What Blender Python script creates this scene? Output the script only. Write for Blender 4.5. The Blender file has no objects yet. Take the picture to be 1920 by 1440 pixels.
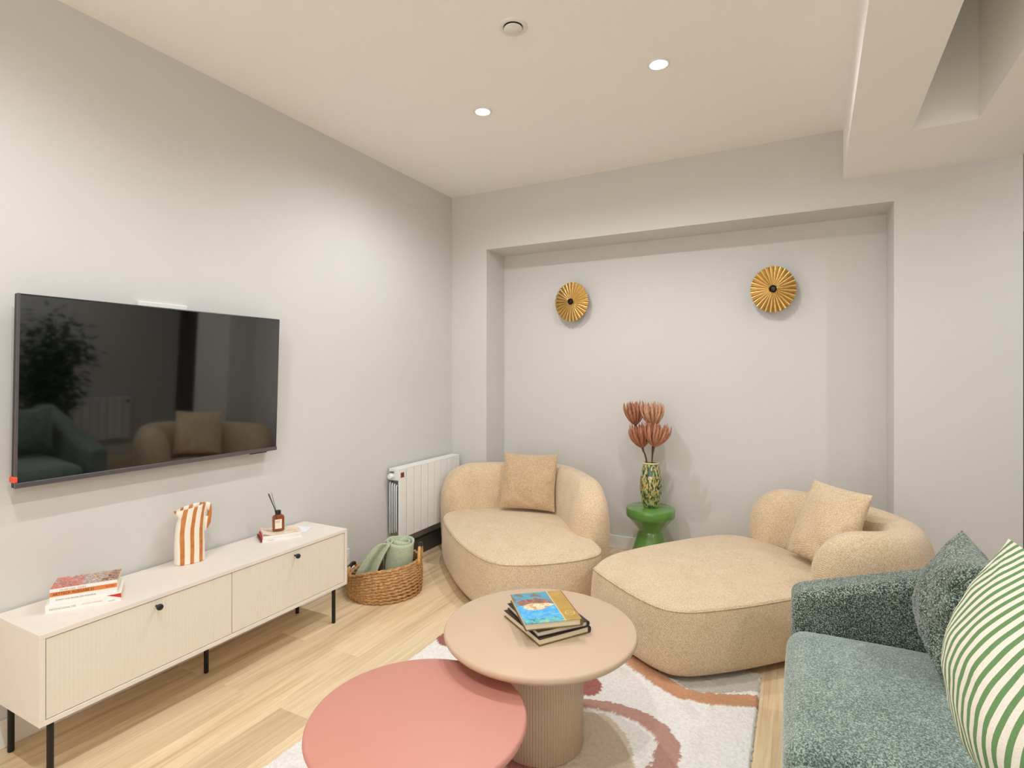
import bpy, bmesh, math, random
from mathutils import Vector, Matrix, noise

# ------------------------------------------------------------------ camera, world, exposure
S = bpy.context.scene
COL = S.collection
PSI = math.radians(27.525)          # camera turned left of the room's depth axis
CAM_H = 1.42
PI_ = math.pi
cam_data = bpy.data.cameras.new('camera')
cam_data.sensor_width = 36.0
cam_data.lens = 36.0 * 1026.62 / 1920.0
cam_data.shift_y = -23.0 / 1920.0
cam_data.clip_start = 0.02
cam = bpy.data.objects.new('camera', cam_data)
cam.location = (0, 0, CAM_H)
cam.rotation_euler = (math.pi / 2, 0, PSI)
COL.objects.link(cam)
S.camera = cam

world = bpy.data.worlds.new('world')
S.world = world
world.use_nodes = True
world.node_tree.nodes['Background'].inputs[0].default_value = (1.0, 0.955, 0.875, 1)
world.node_tree.nodes['Background'].inputs[1].default_value = 2.3

S.view_settings.view_transform = 'Standard'
S.view_settings.look = 'None'
S.view_settings.gamma = 1.0
S.view_settings.use_curve_mapping = False
S.view_settings.exposure = 0.0
S.cycles.max_bounces = 10
S.cycles.diffuse_bounces = 8
S.cycles.glossy_bounces = 4
S.cycles.transmission_bounces = 8
S.cycles.sample_clamp_indirect = 6.0
S.cycles.caustics_reflective = False
S.cycles.caustics_refractive = False
# fill light enters by a window added behind the viewer (portal: guides sampling, emits nothing itself)
pd = bpy.data.lights.new('fill_window_portal', 'AREA')
pd.shape = 'RECTANGLE'; pd.size = 4.4; pd.size_y = 2.4
pd.cycles.is_portal = True
po = bpy.data.objects.new('fill_window_portal', pd)
po.location = (-.15, -2.36, 1.55); po.rotation_euler = (PI_ / 2, 0, 0)
COL.objects.link(po)
SPOT_POWER = 66.0
SPOT_COL = (0.96, 0.98, 1.0)

random.seed(7)
PI = math.pi

# ------------------------------------------------------------------ object helpers
WM = {}                               # world matrices of things


def tag(o, label=None, cat=None, group=None, kind=None):
    if label: o['label'] = label
    if cat: o['category'] = cat
    if group: o['group'] = group
    if kind: o['kind'] = kind
    return o


def thing(name, label, cat, loc=(0, 0, 0), rz=0.0, group=None):
    o = bpy.data.objects.new(name, None)
    o.empty_display_size = 0.05
    o.location = loc
    o.rotation_euler = (0, 0, rz)
    COL.objects.link(o)
    WM[o] = Matrix.Translation(Vector(loc)) @ Matrix.Rotation(rz, 4, 'Z')
    return tag(o, label, cat, group)


def obj(name, bm, mats, parent=None, smooth=True, world=True, loc=None, label=None, angle=None):
    """links a bmesh as ONE object; geometry given in world space is made local to its thing"""
    if parent is not None:
        M = WM[parent]
        if world: bm.transform(M.inverted())
        WML = M
    else:
        if loc is None:
            zs = [v.co for v in bm.verts]
            loc = (sum(c.x for c in zs) / len(zs), sum(c.y for c in zs) / len(zs), min(c.z for c in zs))
        WML = Matrix.Translation(Vector(loc))
        bm.transform(WML.inverted())
    bmesh.ops.recalc_face_normals(bm, faces=bm.faces[:])
    me = bpy.data.meshes.new(name)
    for f in bm.faces: f.smooth = smooth
    bm.to_mesh(me)
    bm.free()
    if not isinstance(mats, (list, tuple)): mats = [mats]
    for m in mats: me.materials.append(m)
    if smooth and angle is not None:
        me.set_sharp_from_angle(angle=math.radians(angle))
    o = bpy.data.objects.new(name, me)
    COL.objects.link(o)
    if parent is not None: o.parent = parent
    else: o.location = loc
    WM[o] = WML
    if label: o['label'] = label
    return o


def dup(root, M, label, group=None):
    """copy of a thing with its parts and sub-parts, placed by matrix M"""
    r = root.copy(); COL.objects.link(r)
    r.matrix_world = M
    r['label'] = label
    if group: r['group'] = group
    for ch in list(root.children):
        c = ch.copy(); COL.objects.link(c); c.parent = r
        for g in list(ch.children):
            d = g.copy(); COL.objects.link(d); d.parent = c
    WM[r] = M
    return r


# ------------------------------------------------------------------ mesh helpers
def add_box(bm, lo, hi, bevel=0.0, seg=2, mat=0):
    t = bmesh.new()
    bmesh.ops.create_cube(t, size=1.0)
    for v in t.verts:
        v.co = Vector(((v.co.x + .5) * (hi[0] - lo[0]) + lo[0], (v.co.y + .5) * (hi[1] - lo[1]) + lo[1],
                       (v.co.z + .5) * (hi[2] - lo[2]) + lo[2]))
    if bevel > 0:
        bmesh.ops.bevel(t, geom=t.edges[:], offset=bevel, segments=seg, affect='EDGES', profile=0.5)
    merge(bm, t, mat)
    return bm


def merge(bm, t, mat=0, M=None):
    if M is not None: t.transform(M)
    vs = [bm.verts.new(v.co) for v in t.verts]
    t.verts.index_update()
    for f in t.faces:
        try:
            nf = bm.faces.new([vs[v.index] for v in f.verts]); nf.material_index = mat if mat else f.material_index
        except ValueError:
            pass
    t.free()


def box(lo, hi, bevel=0.0, seg=2):
    return add_box(bmesh.new(), lo, hi, bevel, seg)


def add_quad(bm, pts, mat=0):
    f = bm.faces.new([bm.verts.new(p) for p in pts]); f.material_index = mat


def add_rings(bm, rings, close_u=True, cap_start=True, cap_end=True, mat=0):
    vr = [[bm.verts.new(p) for p in r] for r in rings]
    n = len(vr[0])
    for a, b in zip(vr[:-1], vr[1:]):
        for i in range(n if close_u else n - 1):
            j = (i + 1) % n
            bm.faces.new([a[i], a[j], b[j], b[i]]).material_index = mat
    if cap_start: bm.faces.new(vr[0][::-1]).material_index = mat
    if cap_end: bm.faces.new(vr[-1]).material_index = mat
    return vr


def add_lathe(bm, prof, c=(0, 0, 0), seg=64, mat=0, cap=True):
    rings = [[(c[0] + r * math.cos(2 * PI * i / seg), c[1] + r * math.sin(2 * PI * i / seg), c[2] + z) for i in range(seg)]
             for r, z in prof]
    add_rings(bm, rings, True, cap, cap, mat)
    return bm


def add_tube(bm, pts, rad, seg=10, mat=0, closed=False, cap=True):
    pts = [Vector(p) for p in pts]
    n = len(pts)
    rings = []
    ref = None
    for i, p in enumerate(pts):
        if closed:
            t = (pts[(i + 1) % n] - pts[i - 1]).normalized()
        else:
            t = (pts[min(i + 1, n - 1)] - pts[max(i - 1, 0)]).normalized()
        if ref is None:
            ref = Vector((0, 0, 1)) if abs(t.z) < 0.9 else Vector((1, 0, 0))
        b = t.cross(ref).normalized(); nn = b.cross(t).normalized(); ref = nn
        r = rad(i / max(n - 1, 1)) if callable(rad) else rad
        rings.append([p + (nn * math.cos(2 * PI * k / seg) + b * math.sin(2 * PI * k / seg)) * r for k in range(seg)])
    if closed:
        vr = [[bm.verts.new(p) for p in r] for r in rings]
        for i in range(n):
            a, b_ = vr[i], vr[(i + 1) % n]
            for k in range(seg):
                j = (k + 1) % seg
                bm.faces.new([a[k], a[j], b_[j], b_[k]]).material_index = mat
    else:
        add_rings(bm, rings, True, cap, cap, mat)
    return bm


def catmull(pts, n, closed=True):
    """n points evenly spaced along a smooth curve through pts"""
    P = [Vector(p) for p in pts]; m = len(P)
    dense = []
    segs = m if closed else m - 1
    for i in range(segs):
        if closed: p0, p1, p2, p3 = P[i - 1], P[i], P[(i + 1) % m], P[(i + 2) % m]
        else: p0, p1, p2, p3 = P[max(i - 1, 0)], P[i], P[i + 1], P[min(i + 2, m - 1)]
        for k in range(24):
            t = k / 24
            dense.append(0.5 * ((2 * p1) + (-p0 + p2) * t + (2 * p0 - 5 * p1 + 4 * p2 - p3) * t * t + (-p0 + 3 * p1 - 3 * p2 + p3) * t ** 3))
    if closed: dense.append(dense[0])
    else: dense.append(P[-1])
    L = [0]
    for a, b in zip(dense[:-1], dense[1:]): L.append(L[-1] + (b - a).length)
    out = []; k = 0
    for i in range(n):
        s = L[-1] * i / (n if closed else n - 1)
        while k < len(L) - 2 and L[k + 1] < s: k += 1
        t = (s - L[k]) / max(L[k + 1] - L[k], 1e-9)
        out.append(dense[k].lerp(dense[k + 1], min(max(t, 0), 1)))
    return out


def softbox(lo, hi, r, n=18, top=0.0, side=0.0):
    """box with rounded edges; top / side: how far those faces swell"""
    bm = bmesh.new()
    lo = Vector(lo); hi = Vector(hi); c = (lo + hi) / 2; hf = (hi - lo) / 2

    def pos(u, v, w):
        p = Vector((c.x + u * hf.x, c.y + v * hf.y, c.z + w * hf.z))
        q = Vector([min(max(p[i], lo[i] + min(r, hf[i])), hi[i] - min(r, hf[i])) for i in range(3)])
        d = p - q
        if d.length > 1e-9: p = q + d.normalized() * min(r, min(hf))
        if w > -0.2: p.z += top * max(0, 1 - u * u) ** .8 * max(0, 1 - v * v) ** .8 * (w + .2) / 1.2
        p.x += side * u * max(0, 1 - v * v) * max(0, 1 - w * w)
        p.y += side * v * max(0, 1 - u * u) * max(0, 1 - w * w)
        return p
    par = [math.sin(PI / 2 * (2 * i / n - 1)) for i in range(n + 1)]
    for ax in range(3):
        for s in (-1, 1):
            g = [[None] * (n + 1) for _ in range(n + 1)]
            for i, a in enumerate(par):
                for j, b in enumerate(par):
                    uvw = [0, 0, 0]; uvw[ax] = s; uvw[(ax + 1) % 3] = a; uvw[(ax + 2) % 3] = b
                    g[i][j] = bm.verts.new(pos(*uvw))
            for i in range(n):
                for j in range(n):
                    bm.faces.new([g[i][j], g[i + 1][j], g[i + 1][j + 1], g[i][j + 1]])
    bmesh.ops.remove_doubles(bm, verts=bm.verts[:], dist=1e-5)
    return bm


def pillow_bm(bl, br, up, height, thick, n=40, wr=0.006, seed=0, pinch=0.05, belly=0.5, belly_v=None, pinch_v=None):
    bl = Vector(bl); br = Vector(br); up = Vector(up)
    U = (br - bl); w = U.length; U.normalize()
    V = (up - U * up.dot(U)).normalized(); N = U.cross(V).normalized()
    c = (bl + br) / 2 + V * height / 2
    bm = bmesh.new()
    uvl = bm.loops.layers.uv.new('cloth')
    uvs = {}
    grids = []
    for s in (1, -1):
        g = []
        for i in range(n + 1):
            row = []
            for j in range(n + 1):
                u = math.sin(PI / 2 * (2 * i / n - 1)); v = math.sin(PI / 2 * (2 * j / n - 1))
                a = max(0, 1 - u * u); b = max(0, 1 - v * v)
                x = w / 2 * u * (1 - pinch * b); y = height / 2 * v * (1 - (pinch if pinch_v is None else pinch_v) * a)
                t = thick / 2 * a ** belly * b ** (belly if belly_v is None else belly_v)
                wob = noise.noise(Vector((u * 2.3 + seed, v * 2.3, s * 3.1))) * wr * 2 + noise.noise(Vector((u * 6 + seed, v * 6, s * 5))) * wr
                # gathers towards the corners
                cr = (u * u * v * v) * (1 - (u * v) ** 4)
                wob += math.sin(math.atan2(abs(v) - 1, abs(u) - 1 + 1e-6) * 16 + seed) * 0.009 * cr
                e = min(1, (a * b) * 6)
                vert = bm.verts.new(c + U * (x + wob * .5 * e) + V * y + N * s * (t + wob * e))
                uvs[vert] = ((u + 1) / 2, (v + 1) / 2)
                row.append(vert)
            g.append(row)
        grids.append(g)
        for i in range(n):
            for j in range(n):
                q = [g[i][j], g[i + 1][j], g[i + 1][j + 1], g[i][j + 1]]
                f = bm.faces.new(q if s > 0 else q[::-1])
                for l in f.loops: l[uvl].uv = uvs[l.vert]
    bmesh.ops.remove_doubles(bm, verts=bm.verts[:], dist=1e-5)
    return bm


# ------------------------------------------------------------------ materials
def lin(c):
    return tuple((x / 255 / 12.92 if x / 255 <= .04045 else ((x / 255 + .055) / 1.055) ** 2.4) for x in c) + (1,)


class NT:
    def __init__(s, name):
        s.m = bpy.data.materials.new(name); s.m.use_nodes = True
        s.t = s.m.node_tree; s.b = s.t.nodes['Principled BSDF']

    def n(s, typ, **kw):
        nd = s.t.nodes.new(typ)
        for k, v in kw.items():
            if k == 'inp':
                for a, b in v.items(): nd.inputs[a].default_value = b
            else: setattr(nd, k, v)
        return nd

    def l(s, a, b): s.t.links.new(a, b)

    def coord(s, kind='Object', scale=(1, 1, 1), rot=(0, 0, 0), loc=(0, 0, 0)):
        tc = s.n('ShaderNodeTexCoord'); mp = s.n('ShaderNodeMapping')
        mp.inputs['Scale'].default_value = scale; mp.inputs['Rotation'].default_value = rot; mp.inputs['Location'].default_value = loc
        s.l(tc.outputs[kind], mp.inputs['Vector'])
        return mp.outputs['Vector']

    def noise(s, vec, scale, detail=4, rough=.5, dist=0.0):
        nd = s.n('ShaderNodeTexNoise', inp={'Scale': scale, 'Detail': detail, 'Roughness': rough, 'Distortion': dist})
        s.l(vec, nd.inputs['Vector'])
        return nd.outputs['Fac']

    def ramp(s, fac, stops, interp='LINEAR'):
        r = s.n('ShaderNodeValToRGB'); r.color_ramp.interpolation = interp
        e = r.color_ramp.elements
        while len(e) < len(stops): e.new(0.5)
        for el, (p, c) in zip(e, stops): el.position = p; el.color = c
        s.l(fac, r.inputs[0])
        return r.outputs[0]

    def mix(s, fac, a, b, mode='MIX'):
        nd = s.n('ShaderNodeMix', data_type='RGBA', blend_type=mode)
        for sock, val in ((nd.inputs['Factor'], fac), (nd.inputs['A'], a), (nd.inputs['B'], b)):
            pass
        ins = [i for i in nd.inputs if i.enabled]
        for sock, val in zip((nd.inputs[0], nd.inputs[6], nd.inputs[7]), (fac, a, b)):
            if hasattr(val, 'is_linked') or hasattr(val, 'links'): s.l(val, sock)
            else: sock.default_value = val
        return nd.outputs[2]

    def math(s, op, a, b=None, c=None):
        nd = s.n('ShaderNodeMath', operation=op)
        for i, v in enumerate((a, b, c)):
            if v is None: continue
            if hasattr(v, 'links'): s.l(v, nd.inputs[i])
            else: nd.inputs[i].default_value = v
        return nd.outputs[0]

    def bump(s, h, strength=.3, dist=.01):
        nd = s.n('ShaderNodeBump', inp={'Strength': strength, 'Distance': dist})
        s.l(h, nd.inputs['Height']); s.l(nd.outputs['Normal'], s.b.inputs['Normal'])

    def set(s, **kw):
        for k, v in kw.items():
            i = s.b.inputs[k.replace('_', ' ')]
            if hasattr(v, 'links'): s.l(v, i)
            else: i.default_value = v
        return s


def plain(name, rgb, rough=.5, metal=0.0, var=.03, scale=30, spec=.5, bump=0.0, **kw):
    """painted or moulded surface: a faint procedural unevenness over one colour"""
    k = NT(name); v = k.coord('Object')
    c = lin(rgb)
    f = k.noise(v, scale, 3)
    col = k.ramp(f, [(0.3, tuple(x * (1 - var) for x in c[:3]) + (1,)), (0.7, tuple(min(1, x * (1 + var)) for x in c[:3]) + (1,))])
    k.set(Base_Color=col, Roughness=rough, Metallic=metal)
    k.b.inputs['Specular IOR Level'].default_value = spec
    if bump: k.bump(f, bump, .002)
    for a, b in kw.items(): k.b.inputs[a.replace('_', ' ')].default_value = b
    return k.m


def fabric(name, dark, mid, light, weave=170, flecks=.0, bump=.35, sheen=.3, rough=.95, twill=True, grain=240, dip=.82):
    k = NT(name); v = k.coord('Object')
    fine = k.noise(v, grain, 2, .6)
    broad = k.noise(v, 9, 3, .5)
    med = k.noise(v, 90, 3, .6)
    mixf = k.math('ADD', k.math('MULTIPLY', fine, .68), k.math('ADD', k.math('MULTIPLY', med, .22), k.math('MULTIPLY', broad, .10)))
    col = k.ramp(mixf, [(.36, lin(dark)), (.5, lin(mid)), (.66, lin(light))])
    if flecks:
        fl = k.noise(k.coord('Object', scale=(1, 1, 1.0)), 260, 1, .4)
        fr = k.ramp(fl, [(.56, (0, 0, 0, 1)), (.66, (flecks, flecks, flecks, 1))])
        col = k.mix(fr, col, lin(light))
    w = k.n('ShaderNodeTexWave', wave_type='BANDS', bands_direction='DIAGONAL', inp={'Scale': weave, 'Distortion': 1.2, 'Detail': 1.0, 'Detail Scale': 3.0})
    k.l(v, w.inputs['Vector'])
    if twill:
        col = k.mix(1.0, col, k.ramp(w.outputs['Fac'], [(.1, (dip, dip * .985, dip * .96, 1)), (.7, (1, 1, 1, 1))]), 'MULTIPLY')
    k.set(Base_Color=col, Roughness=rough, Sheen_Weight=sheen, Sheen_Roughness=.5)
    k.b.inputs['Specular IOR Level'].default_value = .15
    h = k.math('ADD', k.math('MULTIPLY', w.outputs['Fac'], .5 if twill else .15), fine)
    k.bump(h, bump, .004)
    return k.m


def wood_floor():
    k = NT('oak_planks')
    v = k.coord('Object', rot=(0, 0, PI / 2))
    br = k.n('ShaderNodeTexBrick', offset=.37, offset_frequency=2,
             inp={'Color1': (0, 0, 0, 1), 'Color2': (1, 1, 1, 1), 'Mortar': (.5, .5, .5, 1), 'Scale': 1.0, 'Mortar Size': .0011,
                  'Mortar Smooth': .1, 'Bias': 0.0, 'Brick Width': 1.25, 'Row Height': .185})
    k.l(v, br.inputs['Vector'])
    # every plank gets its own grain offset
    off = k.n('ShaderNodeVectorMath', operation='SCALE'); off.inputs['Scale'].default_value = 7.3
    k.l(br.outputs['Color'], off.inputs[0])
    tc = k.n('ShaderNodeTexCoord')
    add = k.n('ShaderNodeVectorMath', operation='ADD'); k.l(tc.outputs['Object'], add.inputs[0]); k.l(off.outputs[0], add.inputs[1])
    mp = k.n('ShaderNodeMapping'); mp.inputs['Scale'].default_value = (14, .9, 1); k.l(add.outputs[0], mp.inputs['Vector'])
    g1 = k.noise(mp.outputs[0], 1.0, 5, .6, .6)
    mp2 = k.n('ShaderNodeMapping'); mp2.inputs['Scale'].default_value = (110, 2.2, 1); k.l(add.outputs[0], mp2.inputs['Vector'])
    g2 = k.noise(mp2.outputs[0], 1.0, 4, .6)
    base = k.ramp(g1, [(.28, lin((198, 168, 128))), (.46, lin((227, 203, 166))), (.62, lin((238, 218, 184))), (.8, lin((216, 190, 152)))])
    tone = k.ramp(br.outputs['Color'], [(0, (.80, .78, .76, 1)), (.5, (.96, .955, .95, 1)), (1, (1.04, 1.04, 1.04, 1))])
    c = k.mix(1.0, base, tone, 'MULTIPLY')
    fine = k.ramp(g2, [(.3, (.88, .87, .85, 1)), (.7, (1.04, 1.04, 1.04, 1))])
    c = k.mix(1.0, c, fine, 'MULTIPLY')
    c = k.mix(k.math('MULTIPLY', br.outputs['Fac'], .8), c, lin((226, 204, 172)))
    k.set(Base_Color=c, Roughness=.42)
    k.b.inputs['Specular IOR Level'].default_value = .4
    k.bump(k.math('SUBTRACT', k.math('MULTIPLY', g2, .2), br.outputs['Fac']), .15, .002)
    return k.m


def shag():
    k = NT('shag_pile')
    at = k.n('ShaderNodeAttribute', attribute_name='pile_colour')
    v = k.coord('Object')
    f = k.noise(v, 300, 2, .6); f2 = k.noise(v, 70, 3, .6)
    sh = k.ramp(k.math('ADD', k.math('MULTIPLY', f, .6), k.math('MULTIPLY', f2, .4)), [(.3, (.78, .76, .74, 1)), (.52, (1, 1, 1, 1)), (.7, (1.08, 1.08, 1.08, 1))])
    c = k.mix(1.0, at.outputs['Color'], sh, 'MULTIPLY')
    k.set(Base_Color=c, Roughness=1.0, Sheen_Weight=.2)
    k.b.inputs['Specular IOR Level'].default_value = .05
    k.bump(k.math('ADD', f, f2), .6, .008)
    return k.m


def striped(name, a, b, count, uv=True, axis=0, scale=1.0, distort=.0, duty=.5, phase=0.0, rough=.9):
    k = NT(name)
    tc = k.n('ShaderNodeTexCoord')
    sep = k.n('ShaderNodeSeparateXYZ'); k.l(tc.outputs['UV' if uv else 'Object'], sep.inputs[0])
    x = sep.outputs[axis]
    if distort:
        nz = k.noise(tc.outputs['UV' if uv else 'Object'], 3.0, 2)
        x = k.math('ADD', x, k.math('MULTIPLY', nz, distort))
    s = k.math('FRACT', k.math('ADD', k.math('MULTIPLY', x, count), phase))
    fac = k.math('GREATER_THAN', s, duty)
    f = k.noise(k.coord('Object'), 400, 2, .6)
    ca = k.ramp(f, [(.3, lin(tuple(v * .93 for v in a))), (.7, lin(a))])
    cb = k.ramp(f, [(.3, lin(tuple(v * .9 for v in b))), (.7, lin(b))])
    k.set(Base_Color=k.mix(fac, ca, cb), Roughness=rough)
    k.b.inputs['Specular IOR Level'].default_value = .2
    k.bump(f, .15, .002)
    return k.m


def emissive(name, col, strength):
    k = NT(name); k.set(Base_Color=(1, 1, 1, 1)); k.b.inputs['Emission Color'].default_value = col + (1,)
    k.b.inputs['Emission Strength'].default_value = strength
    return k.m


M_WALL = plain('wall_paint', (211, 210, 208), .9, var=.008, scale=3, spec=.2)
M_CEIL = plain('ceiling_paint', (247, 245, 243), .95, var=.006, scale=3, spec=.1)
M_TRIM = plain('white_gloss_trim', (232, 231, 229), .45, var=.01)
M_FLOOR = wood_floor()
M_BEIGE = fabric('beige_boucle', (190, 161, 126), (222, 198, 166), (240, 223, 198), weave=52)
M_BEIGE_P = fabric('beige_cushion_cloth', (172, 142, 110), (202, 174, 140), (226, 204, 174), weave=80, dip=.88)
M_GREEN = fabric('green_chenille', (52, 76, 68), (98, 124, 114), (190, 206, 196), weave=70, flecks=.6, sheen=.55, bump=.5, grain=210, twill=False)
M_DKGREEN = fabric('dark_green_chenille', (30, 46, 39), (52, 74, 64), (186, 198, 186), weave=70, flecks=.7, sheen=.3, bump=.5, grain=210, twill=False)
M_STRIPE = striped('green_striped_cotton', (240, 234, 222), (112, 152, 100), 25, True, 0, duty=.54)
M_BLACK = plain('black_metal', (24, 23, 23), .45, spec=.4)
M_BLACKP = plain('black_plastic', (20, 20, 21), .4)
M_CAB = plain('warm_white_lacquer', (231, 223, 214), .5, var=.012)
M_CABD = plain('cream_ribbed_front', (229, 222, 208), .55, var=.012)
M_TAN = plain('tan_lacquer', (200, 175, 150), .5, var=.01, scale=8)
M_PINK = plain('terracotta_pink_lacquer', (201, 139, 126), .5, var=.012, scale=8)
M_BRASS = plain('brushed_brass', (216, 188, 132), .32, metal=1.0, var=.06, scale=60)
M_RAD = plain('white_enamel', (236, 236, 236), .35, var=.008)
M_RADD = plain('radiator_gap_shade', (120, 122, 124), .6)  # darker grey inside imitates the shade in the gaps between panels
M_RADG = plain('grey_shade_enamel', (206, 210, 214), .4, var=.01)
M_STOOL = plain('green_gloss_ceramic', (96, 144, 68), .2, var=.04, scale=6, Coat_Weight=.4, Coat_Roughness=.05)
M_PAGES = plain('page_block', (226, 214, 190), .9, var=.06, scale=200)
M_WHITEP = plain('white_paper', (240, 238, 234), .8, var=.02)

# ------------------------------------------------------------------ the room
XL, YB, ZC = -2.665, 3.985, 2.93      # left wall, back wall, ceiling
XR, YF = 2.35, -2.4                   # right wall, wall behind the camera
NX0, NX1, NY, NZ = -2.318, 0.516, 4.30, 2.447
XC, YC = 1.106, 5.6                    # corner where the passage starts, end of the passage


def struct(name, bm, m, parent=None, smooth=False):
    o = obj(name, bm, m, parent, smooth=smooth)
    if parent is None: o['kind'] = 'structure'
    return o


struct('floor', box((XL - .1, YF - .1, -.06), (3.7, YC + .1, 0)), M_FLOOR)
# ceiling with the shaft's opening left free: four slabs around it
BT = math.atan(.0255)                 # the beam runs slightly out of square


def beam_pt(u, v, z):                 # u across, v along from the back wall towards the viewer
    return Vector((.253 + u * math.cos(BT) - v * math.sin(BT), YB - v * math.cos(BT) - u * math.sin(BT), z))


SHU0, SHU1, SHV0, SHV1 = .268, .525, .652, 2.75   # the shaft in the beam
ZB, ZS = 2.617, 4.0
bm = bmesh.new()
add_box(bm, (XL - .1, YF - .1, ZC), (.40, YC + .1, ZC + .1))
add_box(bm, (.86, YF - .1, ZC), (3.7, YC + .1, ZC + .1))
add_box(bm, (.40, YB - .3, ZC), (.86, YC + .1, ZC + .1))
add_box(bm, (.40, YF - .1, ZC), (.86, .9, ZC + .1))
struct('ceiling', bm, M_CEIL)
bm = bmesh.new()
us = [0, SHU0, SHU1, .847]; vs = [-.02, SHV0, SHV1, 6.45]
for i in range(3):
    for j in range(3):
        if i == 1 and j == 1: continue
        add_quad(bm, [beam_pt(us[i], vs[j], ZB), beam_pt(us[i + 1], vs[j], ZB), beam_pt(us[i + 1], vs[j + 1], ZB), beam_pt(us[i], vs[j + 1], ZB)])
for u in (0, .847):
    add_quad(bm, [beam_pt(u, vs[0], ZB), beam_pt(u, vs[3], ZB), beam_pt(u, vs[3], ZC + .05), beam_pt(u, vs[0], ZC + .05)])
for (a, b) in (((SHU0, SHV0), (SHU1, SHV0)), ((SHU1, SHV0), (SHU1, SHV1)), ((SHU1, SHV1), (SHU0, SHV1)), ((SHU0, SHV1), (SHU0, SHV0))):
    add_quad(bm, [beam_pt(*a, ZB), beam_pt(*b, ZB), beam_pt(*b, ZS), beam_pt(*a, ZS)])
add_quad(bm, [beam_pt(SHU0, SHV0, ZS), beam_pt(SHU1, SHV0, ZS), beam_pt(SHU1, SHV1, ZS), beam_pt(SHU0, SHV1, ZS)])
bmesh.ops.remove_doubles(bm, verts=bm.verts[:], dist=1e-4)
struct('trim_1', bm, M_CEIL)

struct('wall_left', box((XL - .1, YF - .1, 0), (XL, YC + .1, ZC)), M_WALL)
bm = bmesh.new()
add_box(bm, (XL, YB, 0), (NX0, 4.42, ZC)); add_box(bm, (NX1, YB, 0), (XC, 4.42, ZC))
add_box(bm, (NX0, YB, NZ), (NX1, 4.42, ZC)); add_box(bm, (NX0, NY, 0), (NX1, 4.42, NZ))
add_box(bm, (XC - .1, 4.42, 0), (XC, YC, ZC))
struct('wall_back', bm, M_WALL)
struct('wall_right', box((XR, YF - .1, 0), (XR + .1, 4.52, ZC)), M_WALL)
struct('wall_alcove', box((XR + .1, YC - 1.18, 0), (3.7, YC - 1.08, ZC)), M_WALL)
struct('wall_far', box((3.6, YC - 1.08, 0), (3.7, YC + .1, ZC)), M_WALL)
struct('passage_dark_panel', box((XC + .02, YC - .05, 0), (3.55, YC - .005, 2.5)), plain('unlit_passage_dark', (46, 44, 48), .6), smooth=False)  # added dark panel; its colour stands for the unlit space beyond
bm = bmesh.new()                      # the end behind the viewer: a wide window is added to let fill light in
WX0, WX1, WZ0, WZ1 = -2.35, 2.05, .35, 2.75
add_box(bm, (XL, YF - .1, 0), (WX0, YF, ZC)); add_box(bm, (WX1, YF - .1, 0), (XR, YF, ZC))
add_box(bm, (WX0, YF - .1, 0), (WX1, YF, WZ0)); add_box(bm, (WX0, YF - .1, WZ1), (WX1, YF, ZC))
struct('wall_front', bm, M_WALL)
bm = bmesh.new()
for i in range(5):
    x = WX0 + (WX1 - WX0 - .05) * i / 4
    add_box(bm, (x, YF - .08, WZ0 + .05), (x + .05, YF - .03, WZ1 - .05))
add_box(bm, (WX0, YF - .08, WZ0), (WX1, YF - .03, WZ0 + .05)); add_box(bm, (WX0, YF - .08, WZ1 - .05), (WX1, YF - .03, WZ1))
struct('fill_window_1', bm, M_TRIM)  # frame of the window added for fill light
struct('wall_passage', box((XC - .1, YC, 0), (3.7, YC + .1, ZC)), M_WALL)
BH, BTK = .105, .013
struct('baseboard_left', box((XL, YF, 0), (XL + BTK, YB, BH), .003), M_TRIM)
bm = bmesh.new()
add_box(bm, (XL + BTK, YB - BTK, 0), (NX0, YB, BH), .003)
add_box(bm, (NX0, YB - BTK, 0), (NX0 + BTK, NY - BTK, BH), .003)
add_box(bm, (NX0, NY - BTK, 0), (NX1, NY, BH), .003)
add_box(bm, (NX1 - BTK, YB - BTK, 0), (NX1, NY - BTK, BH), .003)
add_box(bm, (NX1, YB - BTK, 0), (XC, YB, BH), .003)
struct('baseboard_back', bm, M_TRIM)
struct('baseboard_right', box((XR - BTK, YF, 0), (XR, 4.52, BH), .003), M_TRIM)

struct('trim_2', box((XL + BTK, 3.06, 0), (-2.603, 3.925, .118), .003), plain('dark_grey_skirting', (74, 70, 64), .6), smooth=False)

# ------------------------------------------------------------------ ceiling lights and vent
M_LENS = emissive('lit_lens', (1.0, .96, .9), 40.0)


def downlight(x, y, label):
    t = thing('ceiling_spotlight', label, 'ceiling light', (x, y, ZC), 0, 'recessed spotlights in the ceiling')
    bm = bmesh.new()
    add_lathe(bm, [(.040, -.001), (.040, -.006), (.050, -.007), (.055, -.003), (.055, 0)], (x, y, ZC), 40, cap=False)
    obj('trim_ring', bm, M_TRIM, t)
    bm = bmesh.new(); add_lathe(bm, [(.040, -.0035), (.02, -.006), (.001, -.007)], (x, y, ZC), 32, cap=False)
    obj('lens', bm, M_LENS, t)
    ld = bpy.data.lights.new('spotlight_lamp', 'SPOT')
    ld.energy = SPOT_POWER; ld.color = SPOT_COL; ld.spot_size = math.radians(164); ld.spot_blend = .6; ld.shadow_soft_size = .022
    lo = bpy.data.objects.new('lamp', ld); COL.objects.link(lo); lo.parent = t; lo.location = (0, 0, -.012)
    return t


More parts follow.
